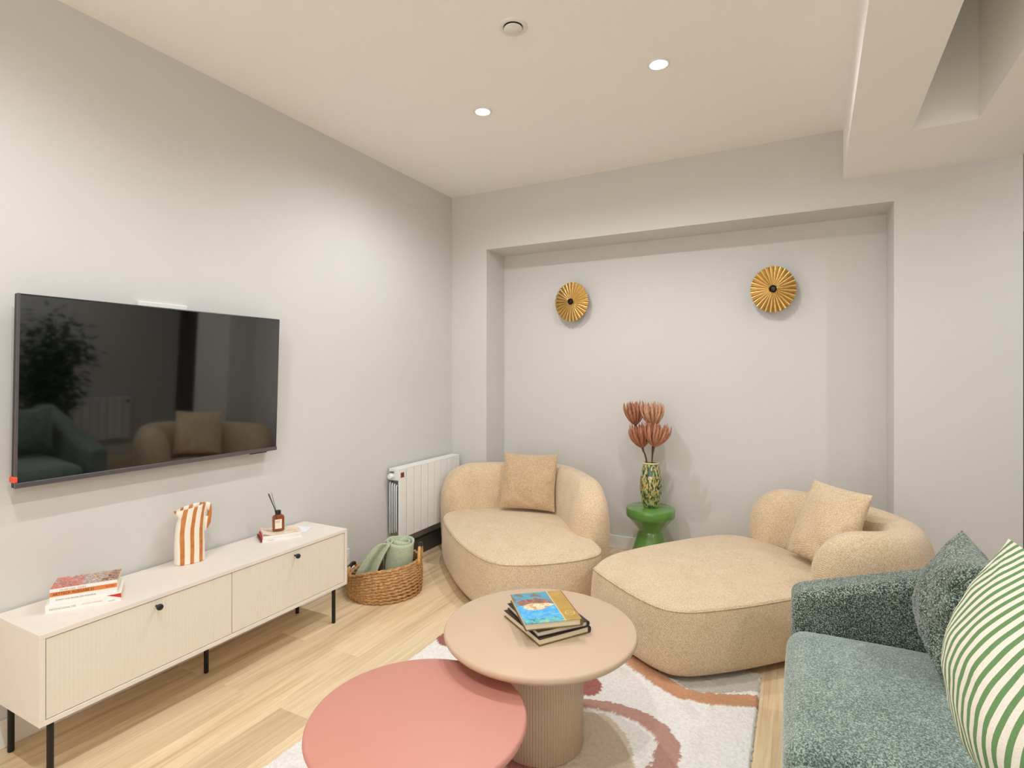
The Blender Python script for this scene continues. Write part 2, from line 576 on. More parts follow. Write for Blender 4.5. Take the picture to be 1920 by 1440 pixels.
downlight(-1.617, 2.735, 'bright recessed spotlight in the ceiling near the corner, the left of the two lit spots')
downlight(-.603, 2.712, 'bright recessed spotlight in the ceiling nearer the dropped beam, right of the two lit spots')
downlight(1.86, 2.72, 'recessed spotlight beyond the beam over the plant and right radiator')
downlight(-1.617, .45, 'recessed spotlight overhead in front of the television')
downlight(-.603, .45, 'recessed spotlight overhead above the viewer, beside the beam')
downlight(1.86, .45, 'recessed spotlight beyond the beam behind the green sofa')

t = thing('ceiling_vent', 'round white air vent with a raised disc on the ceiling left of the spotlights', 'vent', (-1.103, 2.127, ZC))
bm = bmesh.new(); add_lathe(bm, [(.040, 0), (.043, -.004), (.050, -.009), (.060, -.007), (.064, -.002), (.064, 0)], (-1.103, 2.127, ZC), 56, cap=False)
obj('vent_ring', bm, M_TRIM, t)
bm = bmesh.new(); add_lathe(bm, [(.030, -.003), (.0395, -.008), (.0408, -.011), (.039, -.0135), (.001, -.0145)], (-1.103, 2.127, ZC), 56, cap=False)
obj('vent_disc', bm, M_TRIM, t)
bm = bmesh.new(); add_lathe(bm, [(.041, -.001), (.001, -.0015)], (-1.103, 2.127, ZC), 40, cap=False)
obj('vent_throat', bm, M_BLACKP, t)

# ------------------------------------------------------------------ television
TX, TY0, TY1, TZ0, TZ1 = -2.58, .955, 2.117, .981, 1.713
TILT = math.radians(2.3)


def tilt_tv(bm):                       # the set leans forward a little on its bracket
    c = Vector((TX, 0, (TZ0 + TZ1) / 2))
    bm.transform(Matrix.Translation(c) @ Matrix.Rotation(TILT, 4, 'Y') @ Matrix.Translation(-c))
    return bm


t = thing('television', 'large flat black television hung on the left wall, reflecting the room', 'television', (XL, (TY0 + TY1) / 2, TZ0))
M_SCREEN = plain('tv_glass', (6, 6, 7), .04, var=.02, IOR=2.2)
M_TVSIL = plain('tv_silver_edge', (120, 118, 124), .3, metal=.8)
obj('casing', tilt_tv(box((TX - .03, TY0, TZ0), (TX - .002, TY1, TZ1), .004)), M_BLACKP, t, smooth=False)
obj('screen', tilt_tv(box((TX - .004, TY0 + .006, TZ0 + .022), (TX + .0, TY1 - .005, TZ1 - .006))), M_SCREEN, t, smooth=False)
obj('bottom_bezel', tilt_tv(box((TX - .006, TY0, TZ0), (TX + .003, TY1, TZ0 + .021), .002)), M_TVSIL, t, smooth=False)
bm = bmesh.new()
add_box(bm, (TX - .006, TY0 - .001, TZ0 + .02), (TX + .002, TY0 + .007, TZ1))
obj('side_bezel', tilt_tv(bm), plain('tv_side_grey', (86, 80, 84), .4), t, smooth=False)
obj('receiver', tilt_tv(box((TX - .022, TY1 - .16, TZ0 - .006), (TX - .004, TY1 - .06, TZ0), .002)), M_BLACKP, t, smooth=False)
bm = box((XL + .0005, TY0 + .25, 1.10), (XL + .05, TY1 - .25, 1.60), .006)
obj('wall_bracket', bm, M_BLACK, t, smooth=False)
obj('tag', tilt_tv(box((TX - .032, TY0 - .006, TZ0 + .022), (TX + .006, TY0 + .008, TZ0 + .045), .004)), plain('red_plastic', (226, 84, 58), .5), t, label='orange red plastic clip')
obj('mounting_plate', box((XL + .0005, 1.42, 1.58), (XL + .016, 1.645, 1.742), .003), M_TRIM, t, smooth=False, label='white plate')

# ------------------------------------------------------------------ low television cabinet
CX0, CX1, CY0, CY1, CZ0, CZ1 = -2.648, -2.303, .915, 2.362, .196, .515
t = thing('tv_cabinet', 'long low off white cabinet on thin black legs below the television', 'cabinet', ((CX0 + CX1) / 2, (CY0 + CY1) / 2, 0))
PT = .018
bm = bmesh.new()
add_box(bm, (CX0, CY0, CZ1 - PT), (CX1, CY1, CZ1), .0015)
add_box(bm, (CX0, CY0, CZ0), (CX1, CY1, CZ0 + PT), .0015)
add_box(bm, (CX0, CY0, CZ0 + PT), (CX1, CY0 + PT, CZ1 - PT), .0012)
add_box(bm, (CX0, CY1 - PT, CZ0 + PT), (CX1, CY1, CZ1 - PT), .0012)
add_box(bm, (CX0, CY0 + PT, CZ0 + PT), (CX0 + .006, CY1 - PT, CZ1 - PT))
obj('body', bm, M_CAB, t, smooth=False)
ym = (CY0 + CY1) / 2
for (a, b, ky) in ((CY0 + PT + .003, ym - .0015, 1.303), (ym + .0015, CY1 - PT - .003, 1.993)):
    # ribbed flap: a shallow rounded wave across its width
    bm = bmesh.new()
    nrib = int((b - a) / .014); prof = []
    for i in range(nrib * 6 + 1):
        y = a + (b - a) * i / (nrib * 6); ph = (i % 6) / 6
        prof.append((CX1 - .003 + .00055 * math.sin(PI * ph) - .00055, y))
    z0, z1 = CZ0 + PT + .003, CZ1 - PT - .003
    rows = [[bm.verts.new((x, y, z)) for x, y in prof] for z in (z0, z1)]
    for i in range(len(prof) - 1): bm.faces.new([rows[0][i], rows[0][i + 1], rows[1][i + 1], rows[1][i]])
    add_box(bm, (CX1 - .022, a, z0), (CX1 - .0046, b, z1))
    d = obj('door', bm, M_CABD, t, smooth=False)
    bm = bmesh.new()
    tmp = bmesh.new(); add_lathe(tmp, [(.0045, 0), (.0045, .016), (.011, .019), (.0125, .025), (.0115, .031), (.001, .032)], (0, 0, 0), 24)
    merge(bm, tmp, 0, Matrix.Translation((CX1 - .004, ky, .470)) @ Matrix.Rotation(PI / 2, 4, 'Y'))
    obj('knob', bm, M_BLACKP, d)
for (x, y) in ((CX1 - .022, CY1 - .083), (CX0 + .04, CY1 - .09), (CX1 - .022, CY0 + .04), (CX0 + .04, CY0 + .035), (-2.473, 1.624)):
    bm = bmesh.new(); add_lathe(bm, [(.0085, 0), (.0105, .004), (.0105, CZ0)], (x, y, 0), 20)
    obj('leg', bm, M_BLACK, t, angle=40)


# ------------------------------------------------------------------ books
def text_part(name, body, size, M, mat, parent, extrude=.0003):
    cu = bpy.data.curves.new(name, 'FONT'); cu.body = body; cu.size = size; cu.extrude = extrude
    o = bpy.data.objects.new(name, cu); COL.objects.link(o)
    bpy.context.view_layer.update()
    me = bpy.data.meshes.new_from_object(o.evaluated_get(bpy.context.evaluated_depsgraph_get()))
    bpy.data.objects.remove(o); bpy.data.curves.remove(cu)
    me.transform(WM[parent].inverted() @ M); me.materials.append(mat)
    p = bpy.data.objects.new(name, me); COL.objects.link(p); p.parent = parent
    WM[p] = WM[parent]
    return p


def frame(o, x, y, z):                 # matrix from an origin and three axes
    m = Matrix.Identity(4)
    for i, a in enumerate((x, y, z)):
        a = Vector(a).normalized()
        for r in range(3): m[r][i] = a[r]
    for r in range(3): m[r][3] = o[r]
    return m


def book(name, label, origin, ang, L, D, H, m_cover, m_spine=None, m_back=None, group=None, hard=True, m_pages=None, overhang=.003, round_spine=False):
    """origin: spine's left end at the bottom; spine runs L along ang, the block lies D behind it"""
    t = thing(name, label, 'book', origin, ang, group)
    ct = .0025 if hard else .0007
    bm = bmesh.new(); add_box(bm, (0, 0, H - ct), (L, D, H), .0005 if hard else 0)
    obj('cover', bm, m_cover, t, smooth=False, world=False)
    bm = bmesh.new(); add_box(bm, (0, 0, 0), (L, D, ct), .0005 if hard else 0)
    obj('back_cover', bm, m_back or m_spine or m_cover, t, smooth=False, world=False)
    bm = bmesh.new()
    if round_spine:
        rows = []
        for i in range(9):
            a = PI * i / 8
            rows.append((-.006 * math.sin(a), H / 2 - H / 2 * math.cos(a)))
        v0 = [bm.verts.new((0, y, z)) for y, z in rows]; v1 = [bm.verts.new((L, y, z)) for y, z in rows]
        for i in range(8): bm.faces.new([v0[i], v0[i + 1], v1[i + 1], v1[i]])
        bm.faces.new(v0); bm.faces.new(v1[::-1])
    else:
        add_box(bm, (0, -.0006, 0), (L, ct, H))
    obj('spine', bm, m_spine or m_cover, t, smooth=False, world=False)
    oh = overhang if hard else .0005
    bm = box((oh, ct, ct), (L - oh, D - oh, H - ct))
    obj('pages', bm, m_pages or M_PAGES, t, smooth=False, world=False)
    return t


def art_mat(name, cols, scale=9, dist=2.0, seed=0.0):
    k = NT(name); v = k.coord('Object', loc=(seed, seed * .7, 0))
    f = k.noise(v, scale, 3, .55, dist)
    n = len(cols)
    c = k.ramp(f, [(.28 + .44 * i / (n - 1), lin(c)) for i, c in enumerate(cols)])
    k.set(Base_Color=c, Roughness=.4)
    return k.m


M_ORANGE = plain('orange_spine', (226, 134, 62), .6)
M_INK = plain('black_ink', (60, 48, 40), .8)
M_GREYINK = plain('grey_ink', (150, 146, 140), .8)
M_REDINK = plain('red_ink', (208, 52, 40), .7)
M_PINKINK = plain('pink_ink', (226, 178, 170), .8)
def art_strip(name, left, mid, right):
    k = NT(name); v = k.coord('Object'); f = k.noise(v, 26, 3, .55, 2.2)
    f2 = k.noise(v, 60, 2, .5, 1.0)
    sep = k.n('ShaderNodeSeparateXYZ'); k.l(v, sep.inputs[0])
    x = k.math('ADD', k.math('MULTIPLY', sep.outputs[0], 4.8), k.math('MULTIPLY', k.math('SUBTRACT', f2, .5), .5))
    def rp(cols): return k.ramp(f, [(.28 + .44 * i / (len(cols) - 1), lin(c)) for i, c in enumerate(cols)], 'CONSTANT')
    c = k.mix(k.math('GREATER_THAN', x, .45), rp(left), rp(mid))
    c = k.mix(k.math('GREATER_THAN', x, .82), c, rp(right))
    k.set(Base_Color=c, Roughness=.4)
    return k.m


M_ART1 = art_strip('painted_cover', [(196, 92, 84), (150, 96, 84), (222, 130, 130), (214, 128, 96), (108, 84, 80), (240, 228, 232), (70, 84, 140), (206, 106, 90)],
                   [(60, 70, 80), (210, 150, 90), (200, 194, 190), (130, 120, 120), (226, 204, 184), (90, 86, 90), (170, 160, 160)], [(60, 78, 104), (216, 150, 90), (80, 90, 110), (226, 160, 100), (52, 66, 90)])
M_ART0 = art_mat('painted_cover', [(70, 74, 100), (196, 96, 70), (214, 122, 100), (150, 130, 120), (224, 168, 104), (90, 84, 92), (214, 206, 200)], 10, 2.5, 3.1)
GB = 'books stacked on the left end of the cabinet'
# the four books on the left end; spines face the room
sa = math.atan2(.197, .117)            # direction of the long spines
zt = CZ1
b4 = book('paperback_book', 'wide white paperback with a red corner on its spine, bottom of the cabinet stack', (-2.492, 1.008, zt), sa, .232, .165, .030, M_WHITEP, hard=False, group=GB)
dx = Vector((math.cos(sa), math.sin(sa), 0)); dy = Vector((-math.sin(sa), math.cos(sa), 0)); dz = Vector((0, 0, 1))


def spine_text(bk, s, size, along, up, mat, org, ang):
    d = Vector((math.cos(ang), math.sin(ang), 0)); inn = Vector((-math.sin(ang), math.cos(ang), 0))
    o = Vector(org) + d * along - inn * .0008 + dz * up
    return text_part('lettering', s, size, frame(o, d, dz, -inn), mat, bk)


spine_text(b4, 'PSYCHOANALYSE', .0098, .012, .008, M_GREYINK, (-2.492, 1.008, zt), sa)
spine_text(b4, 'ARTISTES MODERNES', .0068, .106, .010, M_PINKINK, (-2.492, 1.008, zt), sa)
spine_text(b4, 'LES ARTS', .0055, .190, .0045, M_GREYINK, (-2.492, 1.008, zt), sa)
bm = bmesh.new()
o = Vector((-2.492, 1.008, zt))
p = [o + dx * .186 + dz * .0285, o + dx * .2318 + dz * .0295, o + dx * .2318 + dz * .0125]
add_rings(bm, [[q - dy * .0007 for q in p], [q - dy * .0013 for q in p]])
obj('red_corner', bm, M_REDINK, b4, smooth=False, label='red triangle printed on the spine')
zt += .030
o3 = Vector((-2.487, 1.018, zt)) + dy * .012
sb = sa + math.radians(-2)
b3 = book('paperback_book', 'slim white paperback with small grey spine lettering, third down in the cabinet stack', tuple(o3), sb, .208, .13, .024, M_WHITEP, hard=False, group=GB)
spine_text(b3, 'KUNST UND BILDER DER MODERNE', .0075, .018, .008, M_GREYINK, o3, sb)
zt += .024
o2 = Vector((o3.x, o3.y, zt)) + dy * .002
b2 = book('paperback_book', 'paperback with a bright orange spine, second from the top of the cabinet stack', tuple(o2), sb, .206, .13, .017, M_WHITEP, M_ORANGE, M_WHITEP, hard=False, group=GB)
spine_text(b2, 'ARTTECK AUSGABE 21', .0125, .008, .004, M_INK, o2, sb)
spine_text(b2, 'BILDER', .009, .170, .005, M_REDINK, o2, sb)
zt += .017
o1 = Vector((o2.x, o2.y, zt)) - dy * .002
b1 = book('art_magazine', 'thin magazine with a colourful painted cover on top of the cabinet stack', tuple(o1), sb, .208, .135, .013, M_ART1, M_WHITEP, M_WHITEP, hard=False, group=GB)
spine_text(b1, 'MALEREI 4/2020    GALERIE', .0068, .03, .003, M_GREYINK, o1, sb)

# the stack under the reed diffuser
GD = 'books under the reed diffuser'
ra = math.atan2(.181, .103)
oA = Vector((-2.516, 1.955, CZ1))
M_DKRED = plain('dark_red_cloth', (120, 34, 40), .6)
bA = book('thin_book', 'thin white book with a dark red end, bottom of the stack under the diffuser', tuple(oA), ra, .205, .135, .015, M_WHITEP, M_WHITEP, M_WHITEP, GD, hard=False)
spine_text(bA, 'LE DESIGN', .007, .03, .004, M_GREYINK, oA, ra)
ddx = Vector((math.cos(ra), math.sin(ra), 0)); ddy = Vector((-math.sin(ra), math.cos(ra), 0))
bm = bmesh.new(); add_box(bm, (-.0015, -.0015, -.0), (.006, .13, .0155))
obj('spine_band', bm, M_DKRED, bA, smooth=False, world=False, label='dark red band')
oB = oA + ddx * .004 + ddy * .006 + dz * .0155
rb = ra - math.radians(3)
bB = book('thin_book', 'thin white book with a red edge, middle of the stack under the diffuser', tuple(oB), rb, .195, .13, .012, M_WHITEP, M_WHITEP, M_WHITEP, GD, hard=False)
bm = bmesh.new(); add_box(bm, (-.0015, -.0015, 0), (.005, .125, .0125))
obj('spine_band', bm, plain('red_cloth', (190, 50, 52), .6), bB, smooth=False, world=False, label='red band')
oC = oB + ddx * .008 + ddy * .004 + dz * .0125
bm = bmesh.new()
rows = []
for i in range(25):
    u = i / 24
    rows.append([oC + ddx * (u * .19) + ddy * (v * .12) + dz * (.001 + .010 * math.exp(-((u - .02) / .10) ** 2) + .002 * math.sin(u * 9) * v) for v in (0, .25, .5, .75, 1)])
vr = [[bm.verts.new(q) for q in r] for r in rows]
vt = [[bm.verts.new(q + dz * .006) for q in r] for r in rows]
for i in range(24):
    for j in range(4):
        bm.faces.new([vr[i][j], vr[i + 1][j], vr[i + 1][j + 1], vr[i][j + 1]]); bm.faces.new([vt[i][j], vt[i][j + 1], vt[i + 1][j + 1], vt[i + 1][j]])
    for j in (0, 4): bm.faces.new([vr[i][j], vr[i + 1][j], vt[i + 1][j], vt[i][j]])
for i in (0, 24):
    for j in range(4): bm.faces.new([vr[i][j], vr[i][j + 1], vt[i][j + 1], vt[i][j]])
o = obj('booklet', bm, art_mat('pastel_print', [(240, 232, 222), (236, 206, 186), (238, 230, 214), (226, 196, 160), (242, 238, 232)], 14, 1.0, 1.2), smooth=False)
tag(o, 'pastel printed booklet with a curled corner directly under the reed diffuser', 'booklet', GD)
bm = bmesh.new()
pa = [(-2.62, 2.00), (-2.65, 2.17), (-2.60, 2.245), (-2.505, 2.27), (-2.50, 2.13), (-2.53, 2.09)]
bot = [(x, y, CZ1 + .0005) for x, y in ((-2.635, 2.135), (-2.625, 2.27), (-2.500, 2.285), (-2.46, 2.20), (-2.50, 2.165))]
add_rings(bm, [bot, [(x, y, z + .0012) for x, y, z in bot]])
tag(obj('paper_sheet', bm, plain('blue_white_paper', (238, 238, 248), .8), smooth=False), 'loose white paper sheet lying on the cabinet beside the diffuser books', 'paper')

# ------------------------------------------------------------------ reed diffuser
DP = oC + ddx * .083 + ddy * .048 + dz * .0095
t = thing('reed_diffuser', 'amber glass reed diffuser bottle with black cap and black sticks on the booklet', 'diffuser', tuple(DP), ra)


def rrect(w, d, r, z, n=6):
    pts = []
    for (cx, cy, a0) in ((w / 2 - r, d / 2 - r, 0), (-w / 2 + r, d / 2 - r, 90), (-w / 2 + r, -d / 2 + r, 180), (w / 2 - r, -d / 2 + r, 270)):
        for i in range(n + 1):
            a = math.radians(a0 + 90 * i / n); pts.append((cx + r * math.cos(a), cy + r * math.sin(a), z))
    return pts


M_AMBER = NT('amber_glass'); M_AMBER.set(Base_Color=lin((178, 92, 52)), Roughness=.06)
M_AMBER.b.inputs['Transmission Weight'].default_value = .75
M_AMBER.l(M_AMBER.ramp(M_AMBER.noise(M_AMBER.coord(), 20, 2), [(0, lin((168, 84, 46))), (1, lin((190, 104, 62)))]), M_AMBER.b.inputs['Base Color'])
bm = bmesh.new()
BW, BD, BHh = .060, .038, .086
add_rings(bm, [rrect(BW - .006, BD - .006, .008, 0), rrect(BW, BD, .010, .003), rrect(BW, BD, .010, BHh - .014), rrect(BW - .005, BD - .004, .010, BHh - .006),
               rrect(BW - .018, BD - .012, .010, BHh - .001), rrect(.024, .020, .009, BHh + .002), rrect(.022, .019, .009, BHh + .006)])
obj('bottle', bm, M_AMBER.m, t, world=False, angle=60)
lab = obj('paper_label', box((-.020, -BD / 2 - .0012, .014), (.015, -BD / 2 - .0002, .064)), plain('cream_label', (242, 232, 214), .8), t, smooth=False, world=False)
lm = WM[t]
text_part('lettering', 'PARFUM\nAMBRE', .0065, lm @ frame(Vector((-.0165, -BD / 2 - .0014, .053)), (1, 0, 0), (0, 0, 1), (0, -1, 0)), M_GREYINK, lab, .0002)
bm = bmesh.new(); add_lathe(bm, [(.013, BHh + .003), (.0135, BHh + .004), (.0135, BHh + .022), (.0125, BHh + .024), (.001, BHh + .0245)], (0, 0, 0), 28)
obj('cap', bm, M_BLACKP, t, world=False, angle=40)
for (tx, ty, r) in ((-.050, .0, .0022), (-.046, .010, .0016), (-.031, .020, .0012)):
    bm = bmesh.new(); add_tube(bm, [(-.004, .002, .03), (-.004 + tx * .25, .002 + ty * .25, BHh + .03), (tx, ty, BHh + .118)], r, 8)
    obj('reed', bm, M_BLACKP, t, world=False)

# ------------------------------------------------------------------ striped pitcher
PC = Vector((-2.565, 1.602, CZ1))
t = thing('striped_pitcher', 'white ceramic pitcher with vertical ochre stripes on the cabinet', 'pitcher', tuple(PC), math.radians(76))
k = NT('ochre_striped_glaze')
sep = k.n('ShaderNodeSeparateXYZ'); tc = k.n('ShaderNodeTexCoord'); k.l(tc.outputs['Object'], sep.inputs[0])
bend = k.math('MULTIPLY', k.math('POWER', k.math('MAXIMUM', k.math('SUBTRACT', sep.outputs[2], .12), 0), 2.0), .9)
xx = k.math('SUBTRACT', sep.outputs[0], bend)
xw = k.math('ADD', xx, k.math('MULTIPLY', k.noise(tc.outputs['Object'], 14, 1), .004))
fr = k.math('FRACT', k.math('ADD', k.math('MULTIPLY', xw, 1 / .040), .78))
fac = k.math('GREATER_THAN', fr, .58)
nz = k.noise(tc.outputs['Object'], 30, 3)
och = k.ramp(nz, [(.3, lin((186, 110, 48))), (.7, lin((208, 136, 72)))])
k.set(Base_Color=k.mix(fac, lin((240, 234, 218)), och), Roughness=.35)
M_PITCH = k.m
bm = bmesh.new()
rings = []
HP = .262


def pitch_ring(z, inset=0.0):
    f = z / HP
    w = .064 - .010 * max(0, (f - .35)) / .65 * 1.0           # half width along local x
    neck = math.exp(-((f - .80) / .07) ** 2) * .007
    d = .040 - .004 * f
    pts = []
    for i in range(72):
        a = 2 * PI * i / 72
        ca, sa_ = math.cos(a), math.sin(a)
        x = w * math.copysign(abs(ca) ** .8, ca); y = d * math.copysign(abs(sa_) ** .8, sa_)
        if ca < 0:                                             # spout side
            x += neck * (-ca) ** 2
            sp = max(0, (f - .82) / .18)
            x -= .019 * sp * (-ca) ** 8
            y *= 1 - .55 * sp * (-ca) ** 3
        s = 1 - inset / w
        x += .010 * max(0, f - .5)
        pts.append((x * s, y * (1 - inset / d), z + (.010 * max(0, f - .9) / .1) * ca))
    return pts


zs = [0, .003] + [HP * i / 40 for i in range(1, 41)]
for i, z in enumerate(zs): rings.append(pitch_ring(z, .003 if i == 0 else 0))
rings += [pitch_ring(HP + .001, .003), pitch_ring(HP - .003, .006)] + [pitch_ring(z, .006) for z in (.2, .12, .05, .01)]
add_rings(bm, rings)
obj('body', bm, M_PITCH, t, world=False, angle=70)
bm = bmesh.new()                                              # flat handle slab with a hole, flush with the rim
out = [(.050, .255), (.062, .270), (.076, .273), (.090, .266), (.094, .24), (.094, .20), (.092, .178), (.082, .160), (.074, .148), (.056, .140)]
hole = [(.0735 + .0085 * math.cos(a), .222 + .017 * math.sin(a)) for a in [2 * PI * i / 20 for i in range(20)]]
outer = [(q.x, q.y) for q in catmull([Vector((x, z, 0)) for x, z in out], 40)]
ho = []
for (x, z) in outer:                                           # matching hole rim, by direction
    a = math.atan2((z - .222) / 2.0, x - .0735); ho.append((.0735 + .0085 * math.cos(a), .222 + .017 * math.sin(a)))
loops = []
for yy, pts in ((.011, outer), (.013, [(.0735 + (x - .0735) * .94, .222 + (z - .222) * .96) for x, z in outer]), (.013, [(.0735 + (x - .0735) * 1.2, .222 + (z - .222) * 1.2) for x, z in ho]), (.009, ho),
                (-.009, ho), (-.013, [(.0735 + (x - .0735) * 1.2, .222 + (z - .222) * 1.2) for x, z in ho]), (-.013, [(.0735 + (x - .0735) * .94, .222 + (z - .222) * .96) for x, z in outer]), (-.011, outer)):
    loops.append([(x, yy, z) for x, z in pts])
loops.append(loops[0])
add_rings(bm, loops, True, False, False)
bmesh.ops.remove_doubles(bm, verts=bm.verts[:], dist=1e-6)
obj('handle', bm, M_PITCH, t, world=False, angle=60)

# ------------------------------------------------------------------ radiators
RX, RY0, RY1, RZ0, RZ1 = -2.555, 3.135, 3.93, .205, .715
t = thing('radiator', 'white panel radiator on the left wall beside the wicker basket', 'radiator', (XL, (RY0 + RY1) / 2, RZ0), 0, 'white panel radiators')
nf = 9; pw = (RY1 - RY0) / nf
for i in range(nf):
    y0 = RY0 + i * pw
    bm = bmesh.new()
    add_box(bm, (RX - .012, y0 + .0035, RZ0), (RX, y0 + pw - .0035, RZ1 - .012), .003)
    add_box(bm, (RX - .080, y0 + pw * .3, RZ0 + .06), (RX - .011, y0 + pw * .3 + .004, RZ1 - .06), mat=1)
    add_box(bm, (RX - .080, y0 + pw * .7, RZ0 + .06), (RX - .011, y0 + pw * .7 + .004, RZ1 - .06), mat=1)
    add_box(bm, (RX - .088, y0 + .012, RZ0 + .02), (RX - .080, y0 + pw - .012, RZ1 - .02), .002, mat=1)
    obj('panel', bm, [M_RAD, M_RADD], t, smooth=False)
bm = bmesh.new()
for i in range(nf):
    for j in range(5):
        y = RY0 + i * pw + pw * (j + .5) / 5
        add_box(bm, (RX - .088, y - .006, RZ1 - .008), (RX - .003, y + .006, RZ1), .002)
add_box(bm, (RX - .088, RY0, RZ1 - .014), (RX - .080, RY1, RZ1), .002); add_box(bm, (RX - .010, RY0, RZ1 - .012), (RX, RY1, RZ1), .002)
obj('top_grille', bm, M_RAD, t, smooth=False)
bm = bmesh.new()
add_box(bm, (RX - .090, RY0 - .004, RZ1 - .085), (RX, RY0 + .002, RZ1 + .001), .004)
obj('end_cap', bm, M_RAD, t, smooth=False)
obj('end_cap', box((RX - .090, RY1 - .004, RZ0 + .02), (RX, RY1 + .004, RZ1 + .001), .003), M_RAD, t, smooth=False)
for j, xo in enumerate((.082, .062, .042, .024)):
    bm = bmesh.new()
    z0 = RZ0 + .03 + .006 * j; z1 = RZ1 - .10 - .006 * j
    add_tube(bm, [(RX - xo, RY0 + .006, z0), (RX - xo, RY0 - .002, z0 + .012), (RX - xo, RY0 - .002, z1 - .012), (RX - xo, RY0 + .006, z1)], .006, 10)
    obj('column', bm, M_RADG, t)
bm = bmesh.new(); tmp = bmesh.new(); add_lathe(tmp, [(.010, 0), (.010, .010), (.019, .013), (.021, .032), (.017, .042), (.001, .044)], (0, 0, 0), 28)
merge(bm, tmp, 0, Matrix.Translation((RX - .055, RY0 - .002, RZ1 - .052)) @ Matrix.Rotation(PI / 2, 4, 'X'))
kn = obj('thermostat_knob', bm, M_RAD, t, angle=45)
obj('collar', box((RX - .072, RY0 - .022, RZ1 - .026), (RX - .040, RY0 - .006, RZ1 - .021), .001), M_BLACKP, kn, smooth=False)
bm = box((RX - .001, RY0 + .018, RZ1 - .066), (RX + .0012, RY0 + .056, RZ1 - .030))
bd = obj('badge', bm, plain('brown_red_badge', (120, 58, 44), .5), t, smooth=False, label='small brown red badge with a pale border')
obj('badge_border', box((RX - .001, RY0 + .015, RZ1 - .069), (RX + .0008, RY0 + .059, RZ1 - .027)), plain('pale_border', (240, 214, 204), .6), bd, smooth=False)
Mr = Matrix.Translation((XR, 3.50, RZ0)) @ Matrix.Rotation(PI, 4, 'Z')
dup(t, Mr, 'white panel radiator on the right wall, seen mirrored in the television behind the plant', 'white panel radiators')

bm = bmesh.new(); add_box(bm, (XL, 2.693, .128), (XL + .011, 2.748, .240), .004)
t = thing('wall_socket', 'small white wall socket between the cabinet end and the basket', 'socket', (XL, 2.72, .128))
obj('plate', bm, M_TRIM, t, smooth=False)
bm = bmesh.new(); tmp = bmesh.new(); add_lathe(tmp, [(.018, 0), (.018, .0025), (.016, .003), (.001, .003)], (0, 0, 0), 24)
merge(bm, tmp, 0, Matrix.Translation((XL + .0105, 2.7205, .184)) @ Matrix.Rotation(PI / 2, 4, 'Y'))
obj('outlet', bm, M_TRIM, t, angle=40)

# ------------------------------------------------------------------ basket with throw
BC = Vector((-2.375, 2.775, 0)); BR = .232; BHt = .205


def rim_h(a):                          # the soft rim sags on the wall side
    return BHt - .082 * max(0, math.cos(a - math.radians(207))) ** 1.5 + .012 * max(0, math.cos(a - math.radians(20)))


t = thing('wicker_basket', 'round woven seagrass basket on the floor by the radiator', 'basket', tuple(BC))
k = NT('seagrass_rope'); v = k.coord('Object')
f = k.noise(v, 55, 4, .65); f2 = k.noise(v, 220, 2)
k.set(Base_Color=k.ramp(k.math('ADD', k.math('MULTIPLY', f, .7), k.math('MULTIPLY', f2, .3)), [(.30, lin((140, 98, 56))), (.5, lin((186, 142, 92))), (.70, lin((222, 188, 140)))]), Roughness=.8)
k.bump(f2, .5, .003)
M_ROPE = k.m
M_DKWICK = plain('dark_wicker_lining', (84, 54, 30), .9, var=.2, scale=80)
bm = bmesh.new()
NR = 11
for r in range(NR):
    rr = BR * (.955 + .045 * math.sin(PI * min(1, (r + 1.5) / NR)))
    nseg = 220; seg = 8; vr = []
    for i in range(nseg):
        a = 2 * PI * i / nseg
        ring = []
        z = .010 + (rim_h(a) - .02) * r / (NR - 1)
        tw = a * 30 + r * 1.3
        for j in range(seg):
            b = 2 * PI * j / seg
            rad = .0102 * (1 + .34 * math.sin(2 * b + tw)) + .0012 * noise.noise(Vector((a * 9, r * 1.7, j * .5)))
            slope = .030 * math.cos(a - .35) * math.sin(PI * r / (NR - 1))                    # the coils lean, as a hand woven spiral does
            ring.append(bm.verts.new((BC.x + (rr + rad * math.cos(b)) * math.cos(a), BC.y + (rr + rad * math.cos(b)) * math.sin(a),
                                      max(.001, z + rad * math.sin(b) + slope * .6))))
        vr.append(ring)
    for i in range(nseg):
        for j in range(seg):
            bm.faces.new([vr[i][j], vr[i][(j + 1) % seg], vr[(i + 1) % nseg][(j + 1) % seg], vr[(i + 1) % nseg][j]])
body = obj('woven_body', bm, M_ROPE, t)
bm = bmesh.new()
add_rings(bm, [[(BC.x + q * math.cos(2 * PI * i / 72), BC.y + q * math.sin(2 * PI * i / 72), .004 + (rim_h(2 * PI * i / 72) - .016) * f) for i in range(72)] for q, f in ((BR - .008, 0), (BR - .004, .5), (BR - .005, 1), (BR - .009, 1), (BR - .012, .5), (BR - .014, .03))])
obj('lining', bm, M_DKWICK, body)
for a, tall in ((math.radians(198), .035), (math.radians(28), .085)):
    c, s_ = math.cos(a), math.sin(a)
    tg = Vector((-s_, c, 0)); base = BC + Vector((c, s_, 0)) * (BR - .004)
    pts = []
    for i in range(25):
        q = PI * i / 24
        pts.append(base + tg * (-.062 * math.cos(q)) + dz * (rim_h(a) - .03 + (tall + .03) * math.sin(q) ** .75))
    bm = bmesh.new(); add_tube(bm, pts, .0095, 10)
    hd = obj('handle', bm, plain('pale_rope', (206, 164, 104), .85, var=.15, scale=120), t)
    bm = bmesh.new(); add_tube(bm, pts[8:18], .0125, 12)
    obj('grip', bm, M_BLACKP, hd, label='black wrapped grip')

